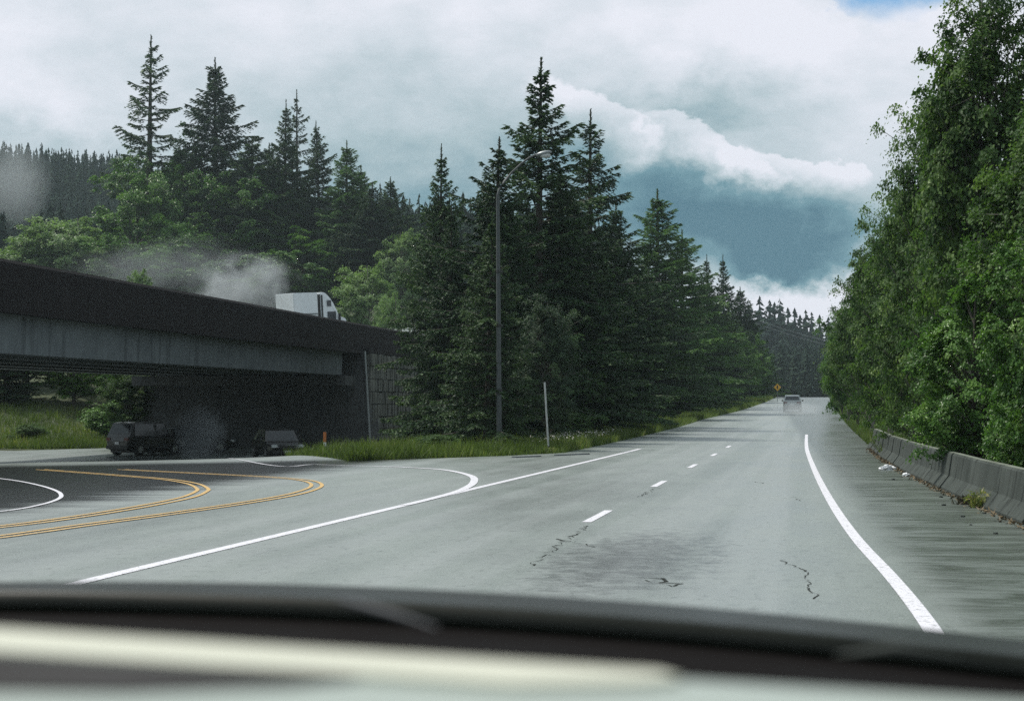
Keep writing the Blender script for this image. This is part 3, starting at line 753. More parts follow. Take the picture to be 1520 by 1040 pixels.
# trees seen under the bridge
for i, (k, px, top, Y, wd, lab) in enumerate([
    ('maple_a', 110, 470, 128, 150, 'maple on the grass bank seen in the opening under the overpass'),
    ('maple_b', 40, 460, 134, 150, 'darker maple farther along the bank under the overpass'),
    ('fir_b', 10, 440, 126, 120, 'dark fir in shade at the edge of the opening under the overpass'),
    ('maple_b', 170, 480, 134, 120, 'maple partly hidden by the abutment under the overpass'),
    ('maple_a', -60, 450, 124, 160, 'maple at the outer end of the bank under the overpass')]):
    plant(k, 'fir_tree' if 'fir' in k else 'maple_tree', lab, CT, px, top, Y, wd, group='trees on the bank under the overpass')
plant('alder_b', 'alder_tree', 'small dark alder beside the far end of the abutment', CT, 194, 535, 111.5, 95, group='trees on the bank under the overpass')
plant('shrub_a', 'shrub', 'dark bramble bush on the grass bank beyond the side road', 'shrub', 45, 625, 112, 60)
plant('shrub_a', 'shrub', 'small round bramble beside the larger one on the bank', 'shrub', 17, 643, 110, 26)
plant('shrub_b', 'shrub', 'shrub climbing the bank next to the black SUV', 'shrub', 165, 590, 118, 90)

# ---- distant forest
def low_conifer(rg, H, R, n=70):
    hx = np.arange(6) * math.pi / 3; ring = np.stack([np.cos(hx) * R * .62, np.sin(hx) * R * .62, np.full(6, H * .02)], 1); cone = np.vstack([ring, [[0, 0, H * .92]]]); cf = np.array([[i, (i + 1) % 6, 6] for i in range(6)])
    t = np.sort(rg.uniform(.04, 1, n)); a = rg.uniform(0, 6.28, n); r = R * 1.5 * (1 - t) ** .75 * rg.uniform(.6, 1.15, n) + .12
    c = np.stack([np.zeros(n), np.zeros(n), t * H], 1); dh = np.stack([np.cos(a), np.sin(a), np.zeros(n)], 1)
    sd_ = np.stack([-dh[:, 1], dh[:, 0], np.zeros(n)], 1); wd = (.24 * r + .25)[:, None]; wdz = H * .030
    V = np.empty((n * 4, 3)); V[0::4] = c + [0, 0, wdz]; V[1::4] = c + dh * r[:, None] * .6 + sd_ * wd - [0, 0, wdz * .6]
    V[2::4] = c + dh * r[:, None] - [0, 0, wdz * 1.1]; V[3::4] = c + dh * r[:, None] * .6 - sd_ * wd - [0, 0, wdz * .6]
    i = np.arange(n) * 4; Fc = np.concatenate([np.stack([i, i + 1, i + 2], 1), np.stack([i, i + 2, i + 3], 1)])
    tp = np.array([[-.12, 0, H * .9], [.12, 0, H * .9], [0, 0, H * 1.03]]); k = len(V)
    V = np.vstack([V, tp, cone]); Fc = np.vstack([Fc, [[k, k + 1, k + 2]], cf + k + 3])
    T = rg.uniform(.15, .85) + rg.normal(0, .1, len(Fc)); return V, Fc, np.clip(T, 0, 1)
rg = np.random.default_rng(77)
lows = [low_conifer(rg, 20, 3.6, 64) for _ in range(6)]
Vs, Fs, Ts = [], [], []; off = 0; count = 0
spots = []
for _ in range(11000):
    px = rg.uniform(-350, 1700); D = rg.uniform(430, 900) 
    azm = math.atan((px - CX) / F) - YAW; X, Y = D * math.sin(azm), D * math.cos(azm)
    if Y < 300: continue
    if D > 800 and rg.random() < .5: continue
    spots.append((X, Y, px, D))
for _ in range(900):                       # mid slope, left of the highway corridor
    X = rg.uniform(-200, -12); Y = rg.uniform(285, 430)
    if X > -14 - (Y - 285) * .02: continue
    spots.append((X, Y, 0, 0))
for _ in range(500):
    X = rg.uniform(9, 90); Y = rg.uniform(230, 430); spots.append((X, Y, 0, 0))
spots = spots[:7600] if len(spots) < 7600 else [spots[i] for i in rg.permutation(len(spots))[:9000]]
for (X, Y, px, D) in spots:
    V, Fc, T = lows[rg.integers(0, 6)]; s = rg.uniform(.42, .85)
    a = rg.uniform(0, 6.28); c, sn = math.cos(a), math.sin(a)
    W = V * s; W = np.stack([W[:, 0] * c - W[:, 1] * sn, W[:, 0] * sn + W[:, 1] * c, W[:, 2]], 1) + [X, Y, gz(X, Y) - .3]
    Vs.append(W); Fs.append(Fc + off); Ts.append(np.clip(T + rg.normal(0, .1), 0, 1)); off += len(V)
tag(np_mesh('distant_forest', np.vstack(Vs), np.vstack(Fs), M_FAR, None, False, {'tint': ('FACE', np.concatenate(Ts))}), 'dark conifer forest covering the far hills', 'forest', kind='stuff')
# ridge-line firs that stand out one by one
low_me = [mesh_of('fir_tree', V, Fc, M_FAR, T) for V, Fc, T in lows]
rr_ = random.Random(21)
for px, top in [(1112, 440), (1128, 438), (1143, 443), (1150, 447), (1158, 441), (1170, 455), (1180, 456), (1196, 457), (1205, 461), (1217, 466), (1230, 468), (1136, 455), (1164, 462), (1188, 466)]:
    Y = rr_.uniform(640, 700); X = X_at(px, Y); z = at_Y(px, top, Y).z; hgt = rr_.uniform(20, 26)
    o = link(bpy.data.objects.new(FIR, rr_.choice(low_me))); o.location = (X, Y, min(gz(X, Y), z - hgt)); s = (z - o.location[2]) / 20.6
    o.scale = (min(s * 1.5, 1.9),) * 2 + (s,); o.rotation_euler[2] = rr_.uniform(0, 6)
    tag(o, 'dark distant fir on the ridge line above the crest of the road', 'tree', 'firs on the ridge beyond the road')
for i in range(34):
    px = 8 + i * 5.6 + rr_.uniform(-2, 2) if i < 30 else 540 + (i - 30) * 22 + rr_.uniform(-5, 5)
    top = np.interp(px, [0, 60, 170, 545, 620], [208, 218, 226, 268, 300]) + rr_.uniform(-6, 8)
    Y = rr_.uniform(600, 680); X = X_at(px, Y); z = at_Y(px, top, Y).z; hgt = rr_.uniform(17, 24)
    o = link(bpy.data.objects.new(FIR, rr_.choice(low_me))); g = gz(X, Y); b0 = min(g, z - hgt * .7) if z - g < 40 else g
    o.location = (X, Y, b0); s = (z - b0) / 20.6; o.scale = (min(s, 1.1),) * 2 + (s,); o.rotation_euler[2] = rr_.uniform(0, 6)
    tag(o, 'small dark fir on the far ridge line behind the overpass', 'tree', 'firs on the far ridge behind the overpass')

# ------------------------------------------------------------------ grass
def blades(n, sampler, h0, h1, wd, seed, name, label, mat=M_GRASS, flower=0):
    rg = np.random.default_rng(seed); X, Y = sampler(rg, n); n = len(X)
    Z = ground(X, Y) - .03; a = rg.uniform(0, 6.28, n); h = rg.uniform(h0, h1, n) * (1 + .6 * np.sin(X * 1.7 + Y * .9) * np.sin(Y * 1.3))
    ln = rg.normal(0, .35, (n, 2)) * h[:, None]; s = np.stack([np.cos(a), np.sin(a)], 1) * wd
    V = np.empty((n * 3, 3)); V[0::3] = np.column_stack([X - s[:, 0], Y - s[:, 1], Z]); V[1::3] = np.column_stack([X + s[:, 0], Y + s[:, 1], Z])
    V[2::3] = np.column_stack([X + ln[:, 0], Y + ln[:, 1], Z + h])
    T = np.clip(.42 + .25 * np.sin(X * .8) * np.cos(Y * .5) + rg.normal(0, .18, n), 0, 1)
    return tag(np_mesh(name, V, np.arange(n * 3).reshape(n, 3), mat, None, False, {'tint': ('FACE', T)}), label, 'grass', kind='stuff')
def verge(rg, n):
    Y = 54 + 250 * rg.random(n) ** 1.7; lim = np.where(Y < 64, wedge(Y), ROADL(Y))
    X = lim - rg.random(n) ** 1.3 * np.interp(Y, [54, 62, 110, 300], [10, 9, 6, 6]) + .12
    k = ~((X < side_edge(Y)) & (Y < 100)); return X[k], Y[k]
blades(110000, verge, .14, .50, .022, 1, 'grass', 'rough green grass on the verge below the wood')
def corner(rg, n):
    Y = 53.5 + 60 * rg.random(n); X = -8.8 - 22 * rg.random(n); k = (X > side_edge(Y) + .1) & (X < np.where(Y < 64, wedge(Y), ROADL(Y))) ; return X[k], Y[k]
blades(60000, corner, .12, .4, .018, 2, 'grass', 'lush grass in the corner between the abutment and the highway')
def bank(rg, n):
    X = -41 - 62 * rg.random(n) ** 1.1; Y = far_edge(X) + .2 + 24 * rg.random(n) ** 1.4; return X, Y
blades(60000, bank, .2, .6, .03, 3, 'grass', 'bright grass bank beyond the side road seen under the overpass')
def rside(rg, n):
    Y = 62 + 190 * rg.random(n) ** 1.3; X = BARX(Y) + .1 + 1.6 * rg.random(n); return X, Y
blades(26000, rside, .12, .5, .02, 4, 'grass', 'pale dry grass fringe at the edge of the shoulder past the barrier')
# low flowering weeds on the verge
rg = np.random.default_rng(9); n = 500
Y = rg.uniform(70, 92, n); X = ROADL(Y) - .4 - rg.random(n) * 1.8; Z = ground(X, Y) + rg.uniform(.25, .5, n)
P = np.stack([X, Y, Z], 1); D = rg.normal(0, 1, (n, 3)); D /= np.linalg.norm(D, axis=1)[:, None]
V, Fc = tri_tufts(P, D, np.full(n, .07), np.full(n, .035), rg)
tag(np_mesh('wildflowers', V, Fc, simple('white_petals', (.55, .53, .5), .7)), 'white wildflowers dotted in the verge grass', 'flowers', kind='stuff')

# ------------------------------------------------------------------ overpass
br = empty('overpass_bridge', (-27.8, 62, gz(-27.8, 62)))
tag(br, 'grey concrete highway overpass with dark parapet and deep girders', 'bridge')
def rel(o, p):
    o.parent = p; o.matrix_parent_inverse = Matrix.Translation(-Vector(p.location)); return o
Y0, Y1, XR, XL = -40.0, 113.0, -27.8, -41.8
def bpart(name, lo, hi, mat, bev=.02): return rel(box(name, lo, hi, mat, None, bev), br)
bpart('deck', (XL + .3, Y0, 5.15), (XR - .3, Y1, 5.55), M_CONC, 0)
for xs, s in ((XR, 1), (XL, -1)):
    bm = bmesh.new()       # parapet with overhanging edge and drip
    pr = [(0.0, 4.95), (0.0, 6.72), (-.10 * s, 6.84), (-.32 * s, 6.84), (-.40 * s, 6.70), (-.42 * s, 5.6), (-1.5 * s, 5.56), (-1.5 * s, 5.12), (-.35 * s, 4.95)]
    ys = np.linspace(Y0, 134, 30); rows = []
    for y in ys: rows.append([bm.verts.new((xs + x, y, z)) for x, z in pr])
    for r0, r1 in zip(rows[:-1], rows[1:]):
        for i in range(len(pr)): bm.faces.new((r0[i], r0[(i + 1) % len(pr)], r1[(i + 1) % len(pr)], r1[i]))
    bm.faces.new(rows[0]); bm.faces.new(rows[-1])
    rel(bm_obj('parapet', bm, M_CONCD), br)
for i in range(5):
    x = XR - 1.0 - i * (XR - XL - 2.0) / 4
    bm = bmesh.new(); pr = [(-.42, 3.55), (.42, 3.55), (.42, 3.8), (.16, 4.05), (.16, 4.8), (.45, 5.0), (.45, 5.14), (-.45, 5.14), (-.45, 5.0), (-.16, 4.8), (-.16, 4.05), (-.42, 3.8)]
    if i in (0, 4): pr = [(-.45, 3.55), (.45, 3.55), (.47, 5.14), (-.45, 5.14)]
    a = [bm.verts.new((x + p, Y0, z)) for p, z in pr]; b_ = [bm.verts.new((x + p, Y1 - 4.0, z)) for p, z in pr]
    for k in range(len(pr)): bm.faces.new((a[k], a[(k + 1) % len(pr)], b_[(k + 1) % len(pr)], b_[k]))
    bm.faces.new(a); bm.faces.new(b_)
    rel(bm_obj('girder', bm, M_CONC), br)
# abutment with a pale arris at the corner
bm = bmesh.new()
za = -1.4
f = [(XL - .3, 111.0, za), (XR + .75, 111.0, za), (XR + .15, 112.0, 5.1), (XL - .3, 112.0, 5.1)]
k_ = [(XL - .3, 114.0, za), (XR + .75, 114.0, za), (XR + .15, 114.0, 5.1), (XL - .3, 114.0, 5.1)]
vs = [bm.verts.new(p) for p in f + k_]
for q in ((0, 1, 2, 3), (5, 4, 7, 6), (1, 5, 6, 2), (4, 0, 3, 7), (3, 2, 6, 7), (4, 5, 1, 0)): bm.faces.new([vs[i] for i in q])
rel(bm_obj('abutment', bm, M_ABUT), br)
rel(box('bearing_shelf', (XL, 108.6, 2.9), (XR - .25, 111.35, 3.52), M_ABUT, None, .02), br)
tb = tube('corner_edge', [(XR + .80, 110.97, -1.2), (XR + .17, 111.97, 5.1)], [.07, .07], concrete('pale_edge', (.30, .33, .33), (.36, .38, .38), .2), None, 6); rel(tb, br)
# rough fractured wing wall, made of separate vertical ribs
M_st = M_STONE; rw = random.Random(4); y = 112.2; rib_me = []
for v in range(5):
    bm = bmesh.new(); n = 9; zs = np.linspace(-1.4, 5.0, n)
    for i in range(n - 1):
        w0 = .30 + rw.uniform(-.05, .04); dpt = rw.uniform(.10, .30)
        add_box(bm, (-.3, -w0 / 2, zs[i]), (dpt, w0 / 2, zs[i + 1] - rw.uniform(.02, .12)))
    add_box(bm, (-.35, -.2, -1.4), (-.02, .2, 5.0))
    me = bpy.data.meshes.new('rib'); bm.to_mesh(me); bm.free(); me.materials.append(M_st); rib_me.append(me)
wall = empty('wing_wall', (XR + .1, 112.2, gz(XR, 112.2))); tag(wall, 'rough ribbed concrete retaining wall at the corner of the overpass', 'wall')
while y < 134:
    o = bpy.data.objects.new('rib', rw.choice(rib_me)); link(o); o.location = (XR + .25 + (.02 if rw.random() < .5 else 0), y + .2, 0); rel(o, wall); y += .42
rel(box('coping', (XR - .25, 112.1, 5.0), (XR + .42, 134, 5.25), M_CONCD, None, .02), wall)
# earth approach behind the wall carrying the upper roadway
bm = bmesh.new()
rows = []; rows2 = []
for yy, zt in ((113.2, 5.5), (124, 5.55), (132, 5.9), (150, 7.1), (175, 9.0), (200, 10.4), (215, 10.6)):
    e = 0.0 if yy <= 132 else 7.0; xl = XL + .2 - (0 if yy < 120 else 6)
    rows.append([bm.verts.new(p) for p in ((XR - .2 + e, yy, -1.5), (XR - .2, yy, zt), (xl, yy, zt), (xl - e, yy, -1.5))])
    rows2.append(((XR - .6, yy, zt + .02), (xl + .4, yy, zt + .02)))
for r0, r1 in zip(rows[:-1], rows[1:]):
    for i in range(3): bm.faces.new((r0[i], r1[i], r1[i + 1], r0[i + 1]))
bm.faces.new(rows[0]); bm.faces.new(rows[-1])
tag(bm_obj('embankment', bm, M_SOIL), kind='structure')
bm = bmesh.new(); rr = [[bm.verts.new(p) for p in r] for r in rows2]
for r0, r1 in zip(rr[:-1], rr[1:]): bm.faces.new((r0[0], r0[1], r1[1], r1[0]))
tag(bm_obj('upper_road', bm, M_ROAD), kind='structure')
TX = X_at(450, 146.0); TR = Vector((TX, 146.0, 0)); hd = Vector((math.sin(math.radians(38)), math.cos(math.radians(38)), 0)); zroad = 6.84
rel_dz = 4.14
def wheel(parent, x, y, r, wd, rim=True, tread=M_TYRE):
    bm = bmesh.new(); bmesh.ops.create_cone(bm, cap_ends=True, segments=24, radius1=r, radius2=r, depth=wd, matrix=Matrix.Translation((x, y, r)) @ Matrix.Rotation(math.pi / 2, 4, 'Y'))
    wh = bm_obj('wheel', bm, tread, parent, bevel=.02)
    bm = bmesh.new(); bmesh.ops.create_cone(bm, cap_ends=True, segments=16, radius1=r * .6, radius2=r * .55, depth=wd + .02, matrix=Matrix.Translation((x, y, r)) @ Matrix.Rotation(math.pi / 2, 4, 'Y'))
    bm_obj('rim', bm, M_RIM, wh)
    return wh
# truck: local +Y is forward, x across
tk = empty('truck', (TR.x, TR.y, zroad), math.atan2(-hd.x, hd.y)); tk.rotation_euler[0] = math.radians(3.7); tag(tk, 'white semi truck with rounded sleeper cab trailing spray above the overpass', 'truck')
box('trailer', (-1.28, -1.7, 1.1), (1.28, .75, 4.12), M_TRUCK, tk, .05)
box('trailer_rail', (-1.30, -1.68, 2.3), (1.30, .73, 2.42), M_GALV, tk)
box('trailer_chassis', (-.5, -1.6, .7), (.5, 2.6, 1.1), M_TRIM, tk)
box('gap_fairing', (-1.1, .75, 1.0), (1.1, 1.12, 3.95), M_TRIM, tk)
bm = bmesh.new()      # cab: side profile extruded
prf = [(1.12, .7), (1.12, 4.08), (1.45, 4.14), (1.75, 4.02), (2.1, 3.72), (2.45, 3.25), (2.78, 2.55), (2.86, 2.1), (3.6, 1.9), (3.75, 1.6), (3.75, .6)]
A = [bm.verts.new((-1.22 + (.10 if z > 3.2 else 0), y, z)) for y, z in prf]; Bv = [bm.verts.new((1.22 - (.10 if z > 3.2 else 0), y, z)) for y, z in prf]
for i in range(len(prf)): j = (i + 1) % len(prf); bm.faces.new((A[i], A[j], Bv[j], Bv[i]))
bm.faces.new(A); bm.faces.new(Bv)
bm_obj('cab', bm, M_TRUCK, tk, bevel=.05)
for s in (-1, 1):
    xo = 1.23 * s
    box('side_window', (xo - .02, 1.75, 2.95), (xo + .02, 2.15, 3.45), M_GLASSD, tk, .01)
    box('door_window', (xo - .02, 1.75, 1.75), (xo + .02, 2.6, 2.5), M_GLASSD, tk, .01)
    box('stripe', (xo - .02, 1.14, 1.0), (xo + .02, 1.28, 3.9), M_TRIM, tk)
    box('mirror', (xo + .05 * s - .12, 2.85, 1.7), (xo + .05 * s + .12, 2.98, 2.35), M_TRIM, tk, .02)
    for yy in (-1.0, 1.5, 3.1): wheel(tk, 1.08 * s, yy, .5, .3)
bm = bmesh.new(); V = [bm.verts.new(p) for p in ((-1.0, 2.52, 3.2), (1.0, 2.52, 3.2), (1.05, 2.86, 2.45), (-1.05, 2.86, 2.45))]; bm.faces.new(V)
bmesh.ops.translate(bm, verts=bm.verts, vec=(0, .03, .02)); bm_obj('windscreen', bm, M_GLASSD, tk)

# ------------------------------------------------------------------ cars
def car(name, label, loc, rz, paintm, L=4.6, W=1.86, H=1.65, kind='suv', group=None):
    """local +Y forward"""
    c = empty(name, loc, rz); tag(c, label, 'car', group)
    h = L / 2; gc = .24
    if kind == 'suv': body = [(-h, .55, .80), (-h + .05, .35, 1.02), (-h + .5, gc, 1.05), (-.2 * L, gc, 1.02), (.1 * L, gc, 1.0), (h - 1.25, gc, .98), (h - .45, gc, .90), (h - .08, .3, .78), (h, .4, .62)]
    else: body = [(-h, .5, .72), (-h + .08, .32, .95), (-h + .6, gc - .04, .96), (-.1 * L, gc - .04, .92), (.1 * L, gc - .04, .90), (h - 1.2, gc - .04, .86), (h - .45, gc - .04, .76), (h - .08, .28, .66), (h, .4, .55)]
    bm = bmesh.new(); rows = []
    for y, zb, zt in body:
        e = max(0, abs(y) - h + .55) / .55; wy = W / 2 * (1 - .16 * e ** 2)
        r = [(wy * .86, zb), (wy * .99, zb + .18), (wy, (zb + zt) / 2), (wy * .985, zt - .06), (wy * .93, zt)]
        pts = [(-x, z) for x, z in r] + [(x, z) for x, z in reversed(r)]
        rows.append([bm.verts.new((x, y, z)) for x, z in pts])
    for a, b in zip(rows[:-1], rows[1:]):
        n = len(a)
        for i in range(n): bm.faces.new((a[i], a[(i + 1) % n], b[(i + 1) % n], b[i]))
    bm.faces.new(rows[0]); bm.faces.new(rows[-1])
    bd = bm_obj('body', bm, paintm, c, smooth=False); 
    m = bd.modifiers.new('bev', 'BEVEL'); m.width = .03; m.segments = 2; m.limit_method = 'ANGLE'
    zt = 1.03 if kind == 'suv' else .93
    if kind == 'suv': gh = [(-h + .10, zt), (-h + .42, H - .06), (-h + .9, H), (.05 * L, H), (.15 * L, H - .05), (h - 1.15, zt - .02)]
    else: gh = [(-h + .55, zt), (-h + 1.15, H - .05), (-.12 * L, H), (.05 * L, H - .02), (.12 * L, H - .08), (h - 1.25, zt - .04)]
    bm = bmesh.new(); rows = []
    for y, z in gh:
        t = (z - zt) / (H - zt); wx = W / 2 * (.93 - .17 * t)
        rows.append([bm.verts.new((-wx, y, z)), bm.verts.new((wx, y, z)), bm.verts.new((W / 2 * .92, y, zt - .05)), bm.verts.new((-W / 2 * .92, y, zt - .05))])
    for a, b in zip(rows[:-1], rows[1:]):
        for i in range(4): bm.faces.new((a[i], a[(i + 1) % 4], b[(i + 1) % 4], b[i]))
    bm.faces.new(rows[0]); bm.faces.new(rows[-1])
    ro = bm_obj('roof', bm, paintm, c)
    # glass set a little proud of the cabin
    def pane(nm, pts):
        bm = bmesh.new(); vs = [bm.verts.new(p) for p in pts]; fc = bm.faces.new(vs); fc.normal_update()
        ex = bmesh.ops.extrude_face_region(bm, geom=[fc]); nn = Vector(fc.normal)
        ctr = sum((Vector(p) for p in pts), Vector()) / len(pts); sgn = 1 if nn.dot(ctr - Vector((0, 0, .8))) > 0 else -1
        bmesh.ops.translate(bm, verts=[v for v in ex['geom'] if isinstance(v, bmesh.types.BMVert)], vec=nn * sgn * .012)
        bm_obj(nm, bm, M_GLASSD, c)
    (ya, za_), (yb, zb_) = gh[0], gh[1]
    def lerp(a, b, t): return a + (b - a) * t
    f0, f1 = (.22, .88) if kind == 'suv' else (.1, .92)
    pane('rear_window', [(-W * .39, lerp(ya, yb, f0), lerp(za_, zb_, f0)), (W * .39, lerp(ya, yb, f0), lerp(za_, zb_, f0)), (W * .34, lerp(ya, yb, f1), lerp(za_, zb_, f1)), (-W * .34, lerp(ya, yb, f1), lerp(za_, zb_, f1))])
    (ya, za_), (yb, zb_) = gh[-1], gh[-2]
    pane('windscreen', [(-W * .40, lerp(ya, yb, .08), lerp(za_, zb_, .08)), (W * .40, lerp(ya, yb, .08), lerp(za_, zb_, .08)), (W * .35, lerp(ya, yb, .93), lerp(za_, zb_, .93)), (-W * .35, lerp(ya, yb, .93), lerp(za_, zb_, .93))])
    for s in (-1, 1):
        spans = [(gh[1][0] + .08, -.02 * L - .05), (-.02 * L + .05, gh[4][0] + .05)]
        for ya, yb in spans:
            zl, zh = zt + .03, H - .12
            wl = W / 2 * (.93 - .17 * (zl - zt) / (H - zt)); wh_ = W / 2 * (.93 - .17 * (zh - zt) / (H - zt))
            yb2 = min(yb + .0, yb); pane('side_window', [(s * wl, ya - .05, zl), (s * wl, yb + (.25 if ya > -.1 * L else 0), zl), (s * wh_, yb - .1, zh), (s * wh_, ya + .08, zh)])
        for yy in (-.31 * L, .30 * L): wheel(c, s * (W / 2 - .11), yy, .34, .23)
        box('mirror', (s * (W / 2 + .10) - .09, .14 * L, zt), (s * (W / 2 + .10) + .09, .14 * L + .14, zt + .15), M_TRIM, c, .03)
        box('tail_light', (s * W * .36 - .17, -h - .012, .80 if kind == 'suv' else .68), (s * W * .36 + .15, -h + .10, .97 if kind == 'suv' else .82), M_RED, c, .01)
        box('headlight', (s * W * .37 - .16, h - .16, .60), (s * W * .37 + .13, h + .006, .74), M_LAMP, c, .01)
        if kind == 'suv': tube('roof_rail', [(s * W * .33, -h + .8, H + .05), (s * W * .33, .05 * L, H + .05)], [.02, .02], M_RIM, c, 6)
    box('rear_bumper', (-W * .44, -h - .05, .36), (W * .44, -h + .12, .56), M_TRIM, c, .03)
    box('front_bumper', (-W * .42, h - .10, .30), (W * .42, h + .04, .46), M_TRIM, c, .03)
    box('licence_plate', (-.16, -h - .03, .62), (.16, -h - .005, .76), M_PLATE, c)
    box('licence_plate', (-.16, h + .042, .34), (.16, h + .055, .46), M_PLATE, c)
    box('grille', (-W * .22, h - .02, .54), (W * .22, h + .012, .70), M_TRIM, c)
    box('undertray', (-W * .4, -h + .25, .17), (W * .4, h - .25, .33), M_TRIM, c)
    return c
YC = 190.0; XC = X_at(1176, YC)
car('silver_car', 'silver SUV driving away over the wet highway towards the crest', (XC, YC, gz(XC, YC)), 0, M_SILVER, H=1.66)
p = (X_at(217, 95), 95.0); car('black_car', 'black SUV with roof rails waiting under the overpass near the grass bank', (*p, gz(*p)), math.radians(-24), M_BLACK, L=4.3, H=1.82)
p = (X_at(285, 99), 99.0); car('black_car', 'low black car half hidden by the pale puff between the other two under the overpass', (*p, gz(*p)), math.radians(-48), M_BLACK, L=4.5, H=1.48, kind='sedan')
p = (X_at(412, 90), 90.0); car('black_car', 'black car facing the highway with pale headlamps beside the abutment', (*p, gz(*p)), math.radians(-150), M_BLACK, L=4.5, H=1.5, kind='sedan')

# ------------------------------------------------------------------ barrier segments
G_BAR = 'concrete barrier segments along the shoulder'
bar_prof = [(0, 0), (0, .07), (.17, .29), (.24, .71), (.27, .74), (.38, .74), (.41, .71), (.48, .30), (.64, .07), (.64, 0)]
ys = [8.0 + 3.75 * k for k in range(-3, 18)]
names = ['first', 'second', 'third', 'fourth', 'fifth', 'sixth', 'seventh', 'eighth', 'ninth', 'tenth', 'eleventh', 'twelfth', 'thirteenth', 'fourteenth', 'fifteenth']
rb = random.Random(12); vis = 0
M_BARTOP = concrete('barrier_top_pale', (.15, .17, .14), (.22, .24, .20), .4)  # paler tone for the strip along the barrier tops
for k, ya in enumerate(ys):
    yb = ya + 3.70
    if ya < 18.5: 
        continue
    a = Vector((float(BARX(ya)), ya)); b = Vector((float(BARX(yb)), yb)); dd = (b - a); ang = math.atan2(-dd.x, dd.y)
    root = empty('barrier_segment', (a.x, a.y, gz(a.x, a.y) - .02), ang + rb.uniform(-.006, .006))
    bm = bmesh.new(); L = dd.length - .03; rows = []
    for t in np.linspace(0, 1, 9):
        rows.append([bm.verts.new((x + rb.uniform(-.004, .004), t * L, z * (1 + rb.uniform(-.004, .004)))) for x, z in bar_prof])
    for r0, r1 in zip(rows[:-1], rows[1:]):
        for i in range(len(bar_prof)): bm.faces.new((r0[i], r0[(i + 1) % 10], r1[(i + 1) % 10], r1[i]))
    bm.faces.new(rows[0]); bm.faces.new(rows[-1])
    bm_obj('block', bm, M_BARR, root)
    bm = bmesh.new(); add_box(bm, (.275, .02, .741), (.375, L - .02, .752)); bm_obj('top_strip', bm, M_BARTOP, root)
    if 18 < ya < 62:
        lab = f'{names[vis]} visible concrete barrier segment counting from the near end towards the crest' if vis else 'concrete barrier segment closest to the bonnet, at the near end of the row'
        vis += 1
    else: lab = 'concrete barrier segment under the leaves at the far end of the barrier'
    tag(root, lab, 'barrier', G_BAR)

# ------------------------------------------------------------------ street lamp
bp = on_ground(741, 669); LY = bp.y
M_LPOLE = simple('dull_grey_steel', (.075, .085, .088), .7, metal=.2, var=.2)
lamp = empty('street_lamp', bp); tag(lamp, 'tall grey streetlight with curved arm in front of the firs', 'street lamp')
def loc_(p, o): return (p.x - o.x, p.y - o.y, p.z - o.z)
top = at_Y(739, 290, LY)
tube('pole', [(0, 0, -.2), (0, 0, .4), (top.x - bp.x, 0, top.z - bp.z)], [.12, .10, .065], M_LPOLE, lamp, 12)
arm = [loc_(at_Y(x, y, LY), bp) for x, y in ((739, 290), (741, 281), (748, 270), (760, 256), (774, 243), (786, 234), (797, 229))]
tube('arm', arm, [.055, .05, .045, .042, .04, .038, .036], M_LPOLE, lamp, 8)
hp = at_Y(807, 228, LY)
bm = bmesh.new(); bmesh.ops.create_uvsphere(bm, u_segments=16, v_segments=8, radius=1, matrix=Matrix.Translation(loc_(hp, bp)) @ Matrix.Rotation(math.radians(-12), 4, 'Y') @ Matrix.Diagonal((.31, .15, .10, 1)))
hd_ = bm_obj('lamp_head', bm, simple('pale_lamp_shell', (.22, .24, .25), .4, metal=.3), lamp, True)
bm = bmesh.new(); q = loc_(hp, bp); bmesh.ops.create_uvsphere(bm, u_segments=14, v_segments=6, radius=1, matrix=Matrix.Translation((q[0] + .05, q[1], q[2] - .07)) @ Matrix.Diagonal((.22, .13, .10, 1)))
bm_obj('lens', bm, simple('frosted_lens', (.5, .52, .52), .3), hd_, True)
box('base_plate', (-.22, -.22, -.02), (.22, .22, .05), M_GALV, lamp, .01)
for zz in (2.2, 4.6, 6.6): tube('band', [(0, 0, zz), (0, 0, zz + .09)], [.125, .125], M_TRIM, lamp, 12)
# thin leaning post
bp2 = on_ground(815, 671); tp2 = at_Y(808.5, 567, bp2.y)
post = empty('marker_post', bp2); tag(post, 'thin pale metal post leaning at the edge of the gore', 'post')
tube('post', [(0, 0, -.2), loc_(tp2, bp2)], [.035, .035], simple('pale_post_metal', (.45, .47, .47), .5, metal=.2), post, 6)
tube('base_sleeve', [(0, 0, -.1), (-.01, 0, .22)], [.06, .05], M_TRIM, post, 6)
# delineators
bp3 = on_ground(482, 674); bp3.z = gz(bp3.x, bp3.y)
h1, h2, h3 = (at_Y(482.5, 672, bp3.y).z, at_Y(483, 656, bp3.y).z, at_Y(483.5, 641, bp3.y).z)
rp = empty('reflector_post', (bp3.x, bp3.y, bp3.z)); tag(rp, 'slim marker post with orange top and white foot before the abutment', 'post')
box('white_foot', (-.055, -.02, -.1), (.055, .02, h2 - bp3.z), M_PLATE, rp, .005)
box('orange_top', (-.055, -.02, h2 - bp3.z + .003), (.055, .02, h3 - bp3.z), simple('orange_plastic', (.42, .13, .03), .5), rp, .005)
b4 = on_ground(171, 671); rp2 = empty('marker_post', (b4.x, b4.y + .3, gz(b4.x, b4.y))); tag(rp2, 'short dark post on the grass edge near the black SUV', 'post')
box('stake', (-.05, -.05, -.1), (.05, .05, .75), M_TRIM, rp2, .01); box('cap', (-.06, -.06, .752), (.06, .06, .80), M_GALV, rp2, .01)
